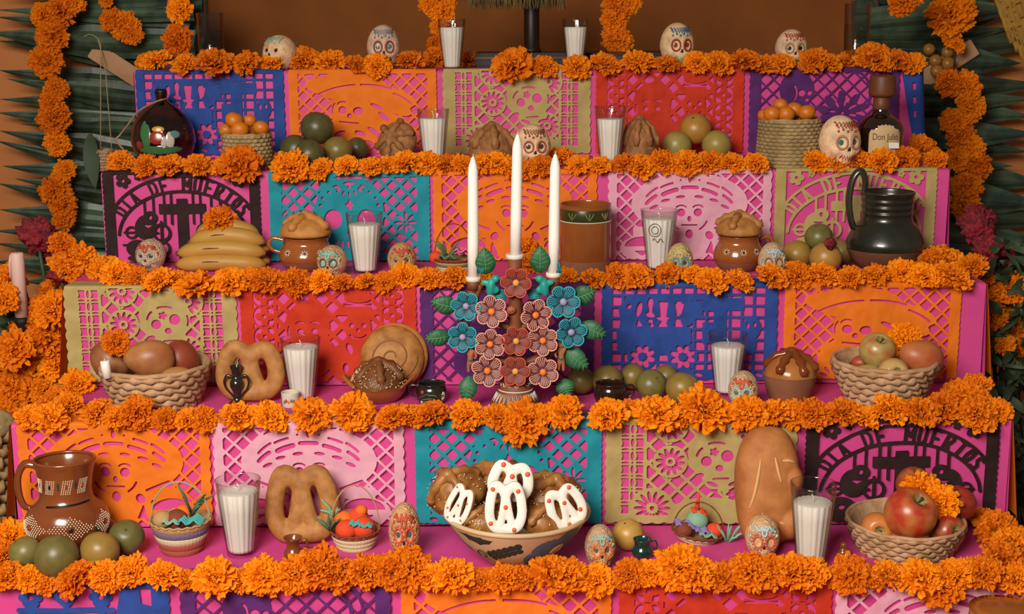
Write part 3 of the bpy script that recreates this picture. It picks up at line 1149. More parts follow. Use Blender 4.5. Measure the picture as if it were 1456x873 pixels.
skull(4, 576, 717, 45, 'sugar skull with red petals on its brow behind the tiny clay jug', 'CFA070', 'BE4C34', 'C85038', '50545A', '6A6A60', d=0.10, yaw=2, style=2)
skull(4, 853, 748, 44, 'sugar skull with orange-ringed eyes beside the big bread bowl', 'C8A07C', '8AA8A0', 'D0743A', '4A5A58', 'B04A4A', base=806, yaw=4, style=2)
skull(4, 1083, 735, 49, 'sugar skull with pale blue hair and red dots before the bread loaf', 'D9AC80', 'A9BEC2', 'C0604A', 'D0A070', 'B05040', base=792, yaw=-4, style=2)

# ------------------------------------------------------------------ smooth round fruit
FM = {}


def round_fruit(loc, r, label, c1, c2, group, name='round_fruit', cat='fruit', squash=0.97, rough=0.38, scar=True, rot=None, freq=2.2):
    warm = lambda c: '%02X%02X%02X' % (min(255, int(int(c[0:2], 16) * 1.02)), int(int(c[2:4], 16) * 0.95), int(int(c[4:6], 16) * 0.80))
    c1, c2 = warm(c1), warm(c2)
    m = mat('rind_' + c1 + c2, c1, rough, c2, freq, spec=0.45, bump=0.05, bscale=40, lo=0.3, hi=0.7)
    key = c1 + c2 + str(squash)
    if key not in FM:
        sq = squash
        a = MB().ball((0, 0, 0), 1.0, 36, 24, lambda d: Vector((d.x * (1 + 0.012 * math.sin(5 * d.z)), d.y, d.z * sq * (1 - 0.04 * math.exp(-((1 - d.z) / 0.06) ** 2)))))
        FM[key] = a.mesh(name, m)
        if 'scar' not in FM:
            FM['scar'] = MB().lathe([(0.0, 0.02), (0.05, 0.024), (0.075, 0.0), (0.05, -0.05)], 10, cap0=False).mesh('stem_scar', mat('stem_scar', '4A3A24', 0.9))
    o = inst(name, FM[key], None, loc, rot or (rnd.uniform(-0.9, 0.9), rnd.uniform(-0.9, 0.9), rnd.uniform(0, 6)), r)
    tag(o, label, cat, group)
    if scar: inst('stem_scar', FM['scar'], o, (0, 0, squash * 0.955))
    return o


GREEN, OLV, TAN, YEL = ('44482E', '555538'), ('6C6438', '7E703E'), ('9C8042', '8A763A'), ('A88444', '9A763A')


def fruit_px(t, px, py, wpx, label, cc, group, lift=0.0, y=None, **k):
    """round fruit whose visible centre is at px, py; rests on tread t (or lies higher, at depth y)"""
    if y is None:
        r = wpx * 0.0013 / 2
        for _ in range(5):
            c = on_z(px, py, ZT[t] + r + 0.001 + lift)
            r = wpx * mpp(c) / 2
        yb = YF[t - 1] - 0.02 - r
        if c.y > yb: c = Vector((c.x * yb / c.y, yb, c.z))
    else:
        c = on_y(px, py, y)
        r = wpx * mpp(c) / 2
    round_fruit(c, r, label, cc[0], cc[1], group, **k)
    return c


G2 = 'green fruit heap on the second tier'
f0 = fruit_px(1, 420, 213, 44, 'dull green round fruit at the edge of the green heap beside the orange basket', GREEN, G2)
f1 = fruit_px(1, 440, 219, 42, 'green round fruit low in the front of the second tier heap', GREEN, G2)
fruit_px(1, 480, 214, 42, 'olive-brown round fruit in the green heap on the second tier', OLV, G2)
fruit_px(1, 508, 211, 32, 'small green round fruit beside the sugared bread', GREEN, G2)
fruit_px(1, 451, 182, 48, 'large dark green round fruit on top of the heap of four', GREEN, G2, y=f0.y + 0.03)
G3 = 'pale fruit trio on the second tier'
g0 = fruit_px(1, 962, 207, 43, 'pale green round fruit beside the brown bread, under the yellow one', ('8A8450', '97905A'), G3)
fruit_px(1, 1019, 206, 43, 'pale olive round fruit beside the tall cylindrical orange basket', ('9A8A4A', '8C8450'), G3)
fruit_px(1, 989, 183, 45, 'yellow round fruit resting on two paler ones', YEL, G3, y=g0.y + 0.03)
G4 = 'fruit heap beside the dark jug'
h0 = fruit_px(2, 1133, 362, 42, 'tan round fruit beside the small skull with a pale blue crown', TAN, G4)
h1 = fruit_px(2, 1174, 367, 46, 'tan round fruit in front of the heap beside the dark jug', YEL, G4)
fruit_px(2, 1196, 359, 36, 'olive fruit tucked against the dark green jug', OLV, G4)
fruit_px(2, 1164, 337, 40, 'green round fruit on top of the heap beside the dark jug', ('5C5E3A', '70703F'), G4, y=h0.y + 0.03)
G5 = 'olive fruit heap behind the little black cup'
fruit_px(3, 826, 541, 40, 'olive fruit nearest the candelabra leaves', ('7C6A34', '5F5C34'), G5)
fruit_px(3, 863, 540, 44, 'olive fruit hidden behind the little black cup', OLV, G5)
fruit_px(3, 900, 531, 38, 'olive fruit at the back touching the blue banner, behind the dark green one', OLV, G5, lift=0.0)
fruit_px(3, 926, 547, 45, 'dark green fruit in the front of the heap beside the black cup', ('5F6038', '747042'), G5)
fruit_px(3, 947, 533, 36, 'olive fruit at the back beside the glass candle', OLV, G5)
fruit_px(3, 970, 552, 48, 'tan-olive fruit with a dark speck in front of the blue banner', ('8C7A40', '7E6E38'), G5)
G6 = 'green fruit before the big painted jug'
fruit_px(4, 36, 785, 46, 'dull green fruit beside the marigolds before the painted jug', ('6A6A42', '7A764A'), G6)
fruit_px(4, 80, 791, 63, 'largest dark green fruit in front of the painted jug', ('5C5A36', '6C6840'), G6)
fruit_px(4, 142, 783, 56, 'tan fruit in front of the painted jug', ('957B40', '80703C'), G6)
fruit_px(4, 180, 764, 51, 'green fruit beside the small striped basket', ('565A38', '68663C'), G6)
fruit_px(4, 149, 752, 34, 'shaded olive fruit behind the tan one, against the painted jug', OLV, G6)
fruit_px(4, 893, 760, 46, 'pale yellow fruit behind the tiny green cup', ('B89A58', 'AC8C4C'), G6)

# ------------------------------------------------------------------ woven baskets
straw_m = mat('palm_straw', 'BE9672', 0.8, 'A88058', 40, bump=0.3, bscale=120)
straw2_m = mat('palm_straw_grey', 'A58A5E', 0.85, '8C744C', 30, bump=0.3, bscale=120)


def woven(name, label, cat, loc, rt, rb, h, rows, M, m, bulge=0.12, rim=True, group=None, rot=(0, 0, 0), thick=None, wave=0.5):
    root = thing(name, label, cat, loc, rot, group)
    rad = lambda k: rb + (rt - rb) * (k ** (1 - bulge * 2) if k > 0 else 0)
    th = thick or h / rows * 0.5
    MB().lathe([(rb * 0.97 - th, 0.002), (rb - th * 0.6, 0.002)] + [(rad(i / 6) - th * 0.55, h * i / 6) for i in range(1, 7)] + [(rad(i / 6) - th * 1.3, h * i / 6) for i in range(6, 0, -1)] + [(rb * 0.95 - th, 0.004)],
               40, cap0=True, cap1=True).obj('liner', m, root)
    seg = M * 4
    for i in range(rows):
        k = (i + 0.5) / rows
        R0 = rad(k)
        hh = h / rows * 0.62
        vs, fs = [], []
        for q in range(seg):
            a = 2 * PI * q / seg
            wv = math.cos(M * a / 1.0 * 0.5 * 2 + PI * i) * th * wave
            for g in range(6):
                b = 2 * PI * g / 6
                rr_ = R0 + wv + math.cos(b) * th * 0.55
                vs.append((rr_ * math.cos(a), rr_ * math.sin(a), h * k + math.sin(b) * hh * (1.0 - 0.25 * (wv < 0))))
        for q in range(seg):
            q2 = (q + 1) % seg
            for g in range(6):
                g2 = (g + 1) % 6
                fs.append((q * 6 + g, q2 * 6 + g, q2 * 6 + g2, q * 6 + g2))
        MB().add(vs, fs).obj('strand', m, root)
    if rim:
        pts = []
        for q in range(72):
            a = 2 * PI * q / 72
            pts.append(((rt - th * 0.3) * math.cos(a), (rt - th * 0.3) * math.sin(a), h + 0.0008 * math.sin(9 * a)))
        MB().tube(pts, th * 0.75, 8, closed=True).obj('rim', m, root)
    return root


def basket_px(t, px, base, rim_y, w_rim, w_base, rows, M, label, m, name='woven_basket', d=None, **k):
    """basket whose near base edge shows at row base and whose near rim shows at rim_y"""
    loc = P(t, px, d=d) if d is not None else P(t, px, py=base)
    s = mpp(loc)
    rb, rt = w_base * s / 2, w_rim * s / 2
    if d is None: loc = loc + Vector((0, rb, 0))
    yb = YF[t - 1] - 0.022 - rt
    if loc.y > yb: loc = Vector((loc.x * yb / loc.y, yb, loc.z))
    front = Vector((loc.x, loc.y - rt, loc.z))
    h = up(front, rim_y)
    return woven(name, label, 'basket', loc, rt, rb, h, rows, M, m, **k), loc, h, rt


# second tier: two tall palm baskets of mandarins
_, b1, bh1, br1 = basket_px(1, 353, None, 193, 66, 66, 9, 22, 'low round palm basket filled with mandarins beside the lacquered gourd', straw2_m, d=0.075)
_, b2, bh2, br2 = basket_px(1, 1121, None, 172, 84, 92, 13, 26, 'tall flared palm basket filled with mandarins beside the large skull', straw2_m, d=0.085)
ORG = ('C6781C', 'B86A16')


def mandarin(px, py, w_, y, label, group, cc=ORG):
    fruit_px(1, px, py, w_, label, cc, group, y=y, name='mandarin', cat='mandarin', squash=0.88, rough=0.45, rot=(rnd.uniform(-1.2, 0.2), rnd.uniform(-0.5, 0.5), 0))


for (px, py, w_, dy) in [(333, 171, 26, -0.02), (355, 172, 19, 0.0), (341, 185, 26, -0.035), (371, 182, 23, -0.02), (352, 192, 24, 0.0), (322, 186, 22, 0.01)]:
    mandarin(px, py, w_, b1.y + dy, 'small orange mandarin heaped in the low palm basket beside the gourd', 'mandarins in the low basket')
for (px, py, w_, dy) in [(1110, 150, 22, 0.0), (1098, 162, 26, -0.03), (1087, 164, 20, -0.01), (1118, 163, 24, -0.035), (1130, 156, 24, -0.005), (1147, 160, 25, -0.02), (1134, 168, 22, 0.02)]:
    mandarin(px, py, w_, b2.y + dy, 'small orange mandarin heaped in the tall flared palm basket', 'mandarins in the tall basket')

# ------------------------------------------------------------------ apples and mangoes
def apple(px, py, wpx, y, label, c1, c2, rot=(0.3, 0.2, 0), group=None, freq=1.6):
    c = on_y(px, py, y)
    r = wpx * mpp(c) / 2
    m = mat('apple_' + c1 + c2, c1, 0.32, c2, freq, spec=0.5, lo=0.38, hi=0.66, detail=6)
    root = thing('apple', label, 'apple', c, rot, group, scale=r)
    pr_ = smooth_prof([(0.0, 0.62), (0.12, 0.68), (0.32, 0.84), (0.62, 0.82), (0.90, 0.5), (1.0, 0.08), (0.92, -0.38), (0.66, -0.72), (0.38, -0.86), (0.16, -0.84), (0.0, -0.74)], 4)
    MB().lathe(pr_, 36, cap0=False, cap1=False).obj('skin', m, root)
    MB().tube([(0, 0, 0.6), (0.02, 0, 0.75), (0.06, 0.02, 0.95)], [0.05, 0.04, 0.055], 7).obj('stem', mat('apple_stem', '4A3522', 0.8), root)
    MB().lathe([(0.0, 0.64), (0.13, 0.70), (0.30, 0.845)], 20, lambda a, r_, z: r_ * (1 + 0.12 * math.sin(7 * a)), False, False).obj('stem_cavity', mat('apple_russet', '9A8A50', 0.6, '7E6A38', 6), root).location.z = 0.012
    return root


def mango(px, py, wpx, hpx, y, label, c1, c2, rot=(0, 0, 0), group=None):
    c = on_y(px, py, y)
    s = mpp(c)
    m = mat('mango_' + c1 + c2, c1, 0.42, c2, 22, spec=0.4, bump=0.04, bscale=50, lo=0.3, hi=0.7)
    root = thing('mango', label, 'mango', c, rot, group)
    MB().ball((0, 0, 0), (wpx * s / 2, hpx * s * 0.46, hpx * s / 2), 36, 24, lambda d: Vector((d.x + 0.10 * d.z * d.z, d.y, d.z * (1 + 0.10 * d.x) - 0.05 * d.x))).obj('skin', m, root)
    MB().lathe([(0.0, 0.004), (0.0018, 0.004), (0.003, -0.001)], 8, cap0=False).obj('stem_scar', mat('stem_scar', '4A3A24', 0.9), root, (-wpx * s / 2 * 0.98, 0, 0.0), (0, -PI / 2, 0))
    return root


# fourth tier left: shallow woven bowl with mangoes
_, bl, bhl, brl = basket_px(3, 210, 583, 537, 154, 112, 6, 20, 'shallow braided straw bowl of mangoes on the fourth tier', straw_m, bulge=0.1, group='shallow straw bowls')
GM = 'fruit in the mango bowl'
mango(212, 510, 72, 54, bl.y - 0.03, 'large red and tan mango in the front of the braided bowl', 'AE7A46', '8E4A2A', (0, 0, 0.1), GM)
mango(158, 512, 62, 60, bl.y + 0.005, 'red-brown mango behind the short candle stub', '7E4228', '9C6840', (0, 0.5, 0), GM)
mango(254, 512, 56, 56, bl.y + 0.02, 'dark red mango at the back of the braided bowl', '7E2E20', '8A4028', (0, -0.3, 0.3), GM)
mango(250, 535, 48, 28, bl.y - 0.04, 'small tan guava at the rim of the braided bowl', 'A8763E', '96632E', (0, 0, 0), GM)
mango(205, 540, 44, 24, bl.y - 0.045, 'brown fruit low in the braided bowl under the large mango', '7A4A2A', '6A3A22', (0, 0, 0), GM)
# fourth tier right
_, bq, bhq, brq = basket_px(3, 1268, 570, 530, 146, 96, 6, 20, 'shallow braided straw bowl with an apple and a mango on the fourth tier', straw_m, bulge=0.1, group='shallow straw bowls')
GA = 'fruit in the apple and mango bowl'
apple(1247, 499, 51, bq.y - 0.01, 'green-gold apple with its stem up beside the red mango', 'A89456', 'A8623A', (0.5, 0.15, 0), GA)
mango(1309, 509, 66, 54, bq.y - 0.01, 'red and orange mango leaning in the straw bowl', 'B4703E', 'A4482C', (0, 0.35, 0), GA)
apple(1270, 531, 44, bq.y - 0.05, 'pale yellow guava in the front of the straw bowl', 'C29A60', 'B58A52', (1.2, 0.2, 0), GA)
mango(1232, 530, 42, 24, bq.y - 0.03, 'pale olive fruit low in the straw bowl', 'A58E50', '97803F', (0, 0, 0), GA)
mango(1298, 534, 20, 18, bq.y - 0.06, 'tiny olive fruit wedged in front of the red mango', '8E7A42', '7A6A38', (0, 0, 0), GA)
mango(1230, 516, 40, 26, bq.y + 0.03, 'small red fruit behind the green-gold apple', 'A8482C', '983E26', (0, 0, 0), GA)
# fifth tier right
_, b5, bh5, br5 = basket_px(4, 1303, 799, 768, 168, 128, 6, 24, 'wide braided straw bowl heaped with red apples on the fifth tier', straw_m, bulge=0.08, group='shallow straw bowls')
GB = 'apples in the wide straw bowl'
apple(1294, 731, 74, b5.y - 0.05, 'large red apple with a yellow cheek atop the front of the bowl', 'A83420', 'B8773C', (0.55, 0.1, 0.4), GB, 1.2)
apple(1300, 690, 52, b5.y + 0.04, 'red-brown apple at the back, half hidden by a marigold', '9A4426', 'A8602E', (0.2, 0.3, 0), GB)
apple(1362, 716, 50, b5.y + 0.02, 'dark red apple beside the marigold at the top of the bowl', '8A2A1E', '9C3824', (-0.4, 0.8, 0), GB)
apple(1346, 755, 50, b5.y - 0.03, 'red apple lying on its side with its stem end showing', '98281C', 'A87440', (1.0, 0.9, 0), GB, 1.2)
apple(1247, 751, 46, b5.y - 0.025, 'pale orange-yellow guava in the wide straw bowl', 'C87C42', 'C0702F', (1.4, -0.4, 0), GB)
apple(1293, 769, 54, b5.y - 0.052, 'flat orange-red fruit low at the front of the wide bowl', 'B04826', 'BC5C30', (0.2, 0, 0), GB)

# ------------------------------------------------------------------ small striped baskets with toys of fruit
thread = {k: mat('thread_' + k, v, 0.8, bump=0.3, bscale=200) for k, v in dict(cream='C6B48E', purple='6F5A78', red='9A4A3A', tan='B08A5A', green='55704E', teal='46A09A', mint='7FA88A', orange='E06A18', scarlet='D8431C', lilac='8A72B0', brown='7A3A24', pink='D2608A').items()}


def mini_basket(px, t, base, rim_y, w_rim, w_base, top, label, bands, handle, contents, tilt=0, d=None, hand_mat='tan'):
    loc = P(t, px, d=d) if d is not None else P(t, px, py=base)
    s = mpp(loc)
    rt, rb = w_rim * s / 2, w_base * s / 2
    if d is None: loc = loc + Vector((0, rb, 0))
    h = up(Vector((loc.x, loc.y - rt, loc.z)), rim_y)
    H = up(loc, top)
    root = thing('small_basket', label, 'basket', loc, (0, R(tilt), 0), 'small striped handled baskets')
    rad = lambda k: rb + (rt - rb) * k ** 0.85
    n = len(bands)
    MB().lathe([(rb * 0.9, 0.001), (rb * 0.96, 0.001)] + [(rad(i / 5) - 0.0012, h * i / 5) for i in range(1, 6)] + [(rad(i / 5) - 0.003, h * i / 5) for i in range(5, 1, -1)], 36).obj('liner', thread['tan'], root)
    for i, c in enumerate(bands):
        z0, z1 = h * i / n, h * (i + 1) / n
        pr_ = [(rad(z0 / h) - 0.0006, z0), (rad(z0 / h) + 0.0005, z0 + 0.1 * (z1 - z0)), (rad(z1 / h) + 0.0005, z1 - 0.1 * (z1 - z0)), (rad(z1 / h) - 0.0006, z1)]
        MB().lathe(pr_, 120, lambda a, r, z: r * (1 + 0.012 * math.cos(40 * a)), False, False).obj('band', thread[c], root)
    MB().tube([(rt * math.cos(a), rt * math.sin(a), h + 0.0012 * math.cos(22 * a)) for a in [2 * PI * k / 88 for k in range(88)]], 0.0022, 6, closed=True).obj('rim', thread[handle[1]], root)
    ang, wdt = handle[0], rt * 0.97
    pts = [(wdt * math.cos(a) * math.cos(R(ang)), wdt * math.cos(a) * math.sin(R(ang)), h + (H - h) * math.sin(a)) for a in [PI * k / 24 for k in range(25)]]
    MB().tube(pts, 0.0013, 6).obj('handle', thread[handle[2] if len(handle) > 2 else hand_mat], root)
    rr = random.Random(label)
    for (kind, col, x, y, z, sz) in contents:
        c = Vector((x * rt, y * rt, h + z * rt))
        mb = MB()
        if kind == 'ball':
            mb.ball((0, 0, 0), (sz * rt, sz * rt, sz * rt * 0.9), 14, 9)
        elif kind == 'leaf':
            for k in range(7):
                a = rr.uniform(0, 2 * PI)
                l = sz * rt * rr.uniform(0.7, 1.2)
                e_ = Vector((math.cos(a) * l * 0.7, -abs(math.sin(a)) * l * 0.4, l * rr.uniform(0.4, 1)))
                mb.tube([(0, 0, 0), e_ * 0.5 + Vector((0, 0, 0.1 * l)), e_], [0.0022, 0.003, 0.0006], 6)
        elif kind == 'coil':
            for k in range(4):
                y0 = (k - 1.5) * 0.22 * sz * rt
                mb.tube([(sz * rt * (q / 6 - 0.5), y0, 0.12 * sz * rt * math.sin(q * 2)) for q in range(7)], 0.0024, 6)
        elif kind == 'cone':
            mb.tube([(0, 0, 0), (0, 0, sz * rt * 0.5), (0, 0, sz * rt)], [sz * rt * 0.13, sz * rt * 0.10, 0.0006], 10)
        mb.obj({'ball': 'toy_fruit', 'leaf': 'sprig', 'coil': 'braid', 'cone': 'toy_pepper'}[kind], thread[col], root, c)
    return root


mini_basket(253, 4, 793, 753, 86, 56, 685, 'small striped basket with a tall wire handle between jug fruit and candle', ['red', 'red', 'cream', 'purple', 'tan'], (0, 'tan', 'mint'),
            [('ball', 'tan', -0.55, -0.2, 0.05, 0.34), ('ball', 'orange', 0.05, 0.2, 0.15, 0.3), ('leaf', 'green', 0.35, 0.1, 0.1, 1.15), ('coil', 'teal', 0.45, -0.35, 0.1, 0.8), ('coil', 'mint', -0.2, -0.4, 0.08, 0.6), ('ball', 'brown', -0.1, -0.1, 0.0, 0.4)])
mini_basket(503, 4, 787, 765, 72, 50, 690, 'small white basket of red toy fruit with a gold hoop beside the pretzel bread', ['cream', 'cream', 'cream', 'red'], (10, 'brown', 'tan'),
            [('ball', 'scarlet', -0.3, -0.35, 0.1, 0.45), ('ball', 'scarlet', 0.35, -0.2, 0.12, 0.5), ('ball', 'orange', -0.45, 0.1, 0.35, 0.4), ('ball', 'scarlet', 0.1, 0.3, 0.4, 0.42), ('coil', 'teal', 0.1, -0.5, 0.42, 0.5), ('coil', 'teal', 0.5, -0.5, 0.35, 0.5),
             ('ball', 'orange', 0.25, 0.2, 0.7, 0.25), ('leaf', 'mint', -0.8, 0.2, 0.4, 0.85), ('leaf', 'green', -0.95, -0.3, 0.05, 0.85)])
mini_basket(994, 4, 776, 768, 74, 50, 714, 'small basket of tiny knitted fruit with a brown hoop before the olive banner', ['cream', 'tan', 'cream', 'brown'], (-14, 'brown', 'brown'),
            [('coil', 'lilac', -0.55, -0.2, 0.3, 0.8), ('ball', 'mint', -0.05, 0.2, 0.35, 0.45), ('coil', 'scarlet', 0.0, 0.25, 0.7, 0.6), ('coil', 'lilac', 0.1, -0.45, 0.2, 0.6), ('cone', 'scarlet', -0.1, 0.3, 0.7, 0.8), ('ball', 'scarlet', 0.6, -0.2, 0.15, 0.33), ('coil', 'mint', 0.3, -0.5, 0.1, 0.7), ('ball', 'brown', -0.6, -0.35, 0.1, 0.35), ('leaf', 'mint', 1.15, -0.3, -0.3, 1.0)], tilt=6)
mini_basket(645, 2, 388, 372, 58, 44, 318, 'small striped basket with pink and green knots behind the candelabra', ['cream', 'cream', 'green', 'tan', 'brown'], (0, 'brown', 'brown'),
            [('leaf', 'green', -0.35, -0.1, 0.0, 1.1), ('coil', 'pink', 0.45, 0.0, 0.4, 0.9), ('coil', 'pink', 0.4, 0.1, 0.25, 0.7), ('ball', 'scarlet', -0.9, 0.0, 0.05, 0.35), ('coil', 'green', -0.3, -0.3, 0.15, 0.9)])
# ------------------------------------------------------------------ breads
def bread_m(name, c1, c2, rough=0.6, freq=45, bump=0.3):
    return mat(name, c1, rough, c2, freq, spec=0.35, bump=bump, bscale=90, lo=0.35, hi=0.7)


crust = bread_m('golden_crust', 'B27A3E', '8E5828')
crust_dark = bread_m('dark_crust', '7E4A22', '94602E', 0.45)
crust_pale = bread_m('pale_crust', 'BE8140', 'A96C30')
crust_loaf = bread_m('loaf_crust', 'B87640', '9E5E2C', 0.65, 30)
glaze = bread_m('glazed_bread', '8E4E22', 'A8662E', 0.25)
flour = mat('flour_line', 'D8A66C', 0.8)
sugar_m = mat('sesame', 'E0C494', 0.5)
icing_w = mat('white_icing', 'ECE4DA', 0.55, 'E2D8CC', 20, bump=0.2, bscale=60)
icing_r = mat('red_icing_dot', 'D6562F', 0.5)


def pretzel_mesh(mb, w, h, r, flat=0.75):
    """fat knotted loop in the xz plane, facing -y, base at z = 0"""
    c = [(-0.14, 0.60), (-0.22, 0.84), (-0.38, 0.86), (-0.44, 0.62), (-0.43, 0.30), (-0.28, 0.08), (0.0, 0.05), (0.28, 0.08), (0.43, 0.30), (0.44, 0.60), (0.36, 0.84), (0.20, 0.84), (0.10, 0.62)]
    s1 = [(-0.30, 0.92), (0.0, 0.66), (0.12, 0.40), (0.16, 0.10)]
    s2 = [(0.30, 0.90), (0.02, 0.66), (-0.12, 0.40), (-0.16, 0.10)]
    ring_ = [(-0.40, 0.62), (-0.43, 0.32), (-0.30, 0.10), (0.0, 0.07), (0.30, 0.10), (0.43, 0.32), (0.41, 0.62), (0.28, 0.86), (0.08, 0.80), (0.0, 0.70), (-0.08, 0.80), (-0.28, 0.88)]
    kx, kz = (w - 2 * r) / 0.86, (h - 2 * r) / 0.81
    f = lambda q, y: [(x * kx, y, (z - 0.07) * kz + r) for x, z in q]
    mb.tube(spline(f(ring_, 0), 6, True), r, 12, closed=True, flat=flat, upv=(0, 1, 0))
    mb.tube(spline(f([(0.0, 0.76), (-0.06, 0.45), (-0.15, 0.12)], -r * 0.1), 6), r * 0.80, 12, flat=flat, upv=(0, 1, 0))
    mb.tube(spline(f([(0.0, 0.76), (0.07, 0.45), (0.17, 0.12)], -r * 0.05), 6), r * 0.80, 12, flat=flat, upv=(0, 1, 0))
    return mb


def pretzel(t, px, base, top, wpx, label, lean=14, yaw=0, d=None, m=crust, rk=0.128, roll=0):
    loc = P(t, px, d=d) if d is not None else P(t, px, py=base)
    s = mpp(loc)
    h = up(loc, top) / math.cos(R(lean))
    w_ = wpx * s * 0.98
    o = pretzel_mesh(MB(), w_, h, w_ * rk).obj('pretzel_bread', m, None, loc, (-R(lean), R(roll), R(yaw)))
    o.location.z += 0.004
    remesh(o, w_ * 0.018, 2)
    return tag(o, label, 'bread')


pretzel(3, 356, 573, 489, 100, 'golden pretzel-shaped bread standing behind the little black candlestick', lean=10)
pretzel(4, 432, None, 671, 108, 'large brown pretzel-shaped bread leaning behind the white basket of toy fruit', lean=14, d=0.165, rk=0.132, roll=-3)


def dead_bread(name, c, rx, ry, h, label, m, bones=4, seeds=0, rot=(0, 0, 0), knob=True, group=None, cat='bread', bone_m=None):
    """round pan de muerto: domed bun, crossed bone strips and a knob"""
    root = thing(name, label, cat, c, rot, group)
    bun = MB().ball((0, 0, 0), (rx, ry, h), 32, 18, lambda d: Vector((d.x * (1 + 0.03 * math.sin(4 * d.y + 1)), d.y, d.z if d.z > 0 else d.z * 0.35)))
    bun.obj('bun', m, root)
    bm_ = bone_m or m
    for k in range(bones):
        a = PI * k / bones + 0.4
        pts, rads = [], []
        for q in range(13):
            e_ = -1.25 + 2.5 * q / 12
            pts.append((rx * 1.02 * math.sin(e_) * math.cos(a), ry * 1.02 * math.sin(e_) * math.sin(a), h * 1.04 * math.cos(e_)))
            rads.append(0.16 * rx * (0.8 + 0.45 * math.sin(q * 1.55) ** 2))
        MB().tube(pts, rads, 10).obj('bone_strip', bm_, root)
    if knob: MB().ball((0, 0, h * 1.08), (rx * 0.24, rx * 0.24, rx * 0.22), 16, 10).obj('knob', bm_, root)
    if seeds:
        rr = random.Random(label)
        sd = MB()
        for k in range(seeds):
            a, e_ = rr.uniform(0, 2 * PI), math.acos(rr.uniform(0.1, 1))
            n = Vector((math.sin(e_) * math.cos(a), math.sin(e_) * math.sin(a), math.cos(e_)))
            kk = 1.05 + 0.06 * rr.random()
            p = Vector((n.x * rx * kk, n.y * ry * kk, n.z * h * kk))
            v = Vector((rr.uniform(-1, 1), rr.uniform(-1, 1), rr.uniform(-1, 1))) * 0.0018
            sd.tube([p - v, p, p + v], [0.0004, 0.0011, 0.0004], 5)
        tag(sd.obj('sesame_seeds', sugar_m, root), kind='stuff')
    return root


def dead_bread_px(t, px, py, wpx, hpx, label, m, d, **k):
    loc = P(t, px, d=d)
    s = mpp(loc)
    c = loc + Vector((0, 0, hpx * s * 0.30))
    return dead_bread('bone_bread', c, wpx * s / 2, wpx * s * 0.36, hpx * s * 0.62, label, m, **k)


sugared = bread_m('sugared_bread', 'A06C3E', '764826', 0.75, 60, 0.8)
loc = P(1, 566, d=0.11)
dead_bread('bone_bread', loc + Vector((0, 0, 0.052)), 0.046, 0.050, 0.034, 'brown sugared bone bread standing on edge before the orange banner', sugared, 3, 0, (R(62), 0, R(-24)))
loc = P(1, 700, d=0.10)
dead_bread('bone_bread', loc + Vector((0, 0, 0.022)), 0.052, 0.05, 0.062, 'brown sugared bone bread beside the skull on the second tier', sugared, 3, 0, (0, 0, 0.3))
loc = P(1, 909, d=0.10)
dead_bread('bone_bread', loc + Vector((0, 0, 0.022)), 0.042, 0.045, 0.075, 'tall dark bread mound between a glass candle and the pale fruit', sugared, 4, 0, (0, 0, 0.1))

# round flat bun leaning behind the handled clay bowl
loc = P(3, 559, d=0.228)
root = thing('round_bun', 'broad round golden bun leaning on the red banner behind a clay bowl', 'bread', loc + Vector((0, 0, 0.066)), (R(72), 0, R(4)))
MB().ball((0, 0, 0), (0.064, 0.066, 0.026), 40, 18).obj('bun', crust, root)
sp = [((0.006 + 0.044 * k / 60) * math.cos(k * 0.21), (0.006 + 0.044 * k / 60) * math.sin(k * 0.21), 0.0265 * math.sqrt(max(0.02, 1 - ((0.006 + 0.044 * k / 60) / 0.0655) ** 2)) + 0.0002) for k in range(61)]
MB().tube(sp, 0.0016, 6).obj('swirl', crust_dark, root)
MB().ball((0.006, 0.006, -0.012), (0.066, 0.066, 0.022), 40, 14).obj('lower_layer', crust_pale, root)

# tall slashed loaf leaning on the riser
loc = P(4, 1090, d=0.155)
H = up(loc, 613)
root = thing('bread_loaf', 'tall golden bread loaf with pale slashes leaning on the olive banner', 'bread', loc, (R(-12), 0, 0))
hw = 95 * mpp(loc) / 2


def loaf_fn(d):
    k = 1 + 0.06 * math.sin(3 * d.z + 0.5)
    return Vector((d.x * k * (1 - 0.10 * max(0, d.z)) + 0.05 * d.z, d.y, d.z))


sup = lambda d: Vector((math.copysign(abs(d.x) ** 0.66, d.x), math.copysign(abs(d.y) ** 0.85, d.y), math.copysign(abs(d.z) ** 0.62, d.z)))
body = MB().ball((0, 0, H / 2), (hw * 0.93, 0.042, H / 2), 40, 30, lambda d: loaf_fn(sup(d)))
body.ball((hw * 0.62, -0.010, H * 0.20), (hw * 0.42, 0.036, H * 0.15), 20, 12)
body.ball((hw * 0.72, -0.010, H * 0.56), (hw * 0.34, 0.036, H * 0.13), 20, 12)
remesh(body.obj('crust', crust_loaf, root), 0.0028, 4)


def loaf_line(pts, r=0.0016):
    r *= 1.7
    q = []
    for (x, z) in spline([(a, 0, b) for a, b in pts], 6) and [(p.x, p.z) for p in spline([(a, 0, b) for a, b in pts], 6)]:
        u = min(0.97, abs((x - 0.05 * (2 * z - 1)) )) 
        zz = 2 * z - 1
        y = -0.042 * max(0.05, (1 - abs(u) ** 2.6)) ** 0.45 * max(0.05, (1 - abs(zz) ** 2.8)) ** 0.40
        q.append((x * hw * 0.93, y - 0.0012, z * H))
    MB().tube(q, [r * (0.4 + 0.6 * math.sin(PI * i / (len(q) - 1))) for i in range(len(q))], 8, flat=0.6).obj('slash', flour, root)


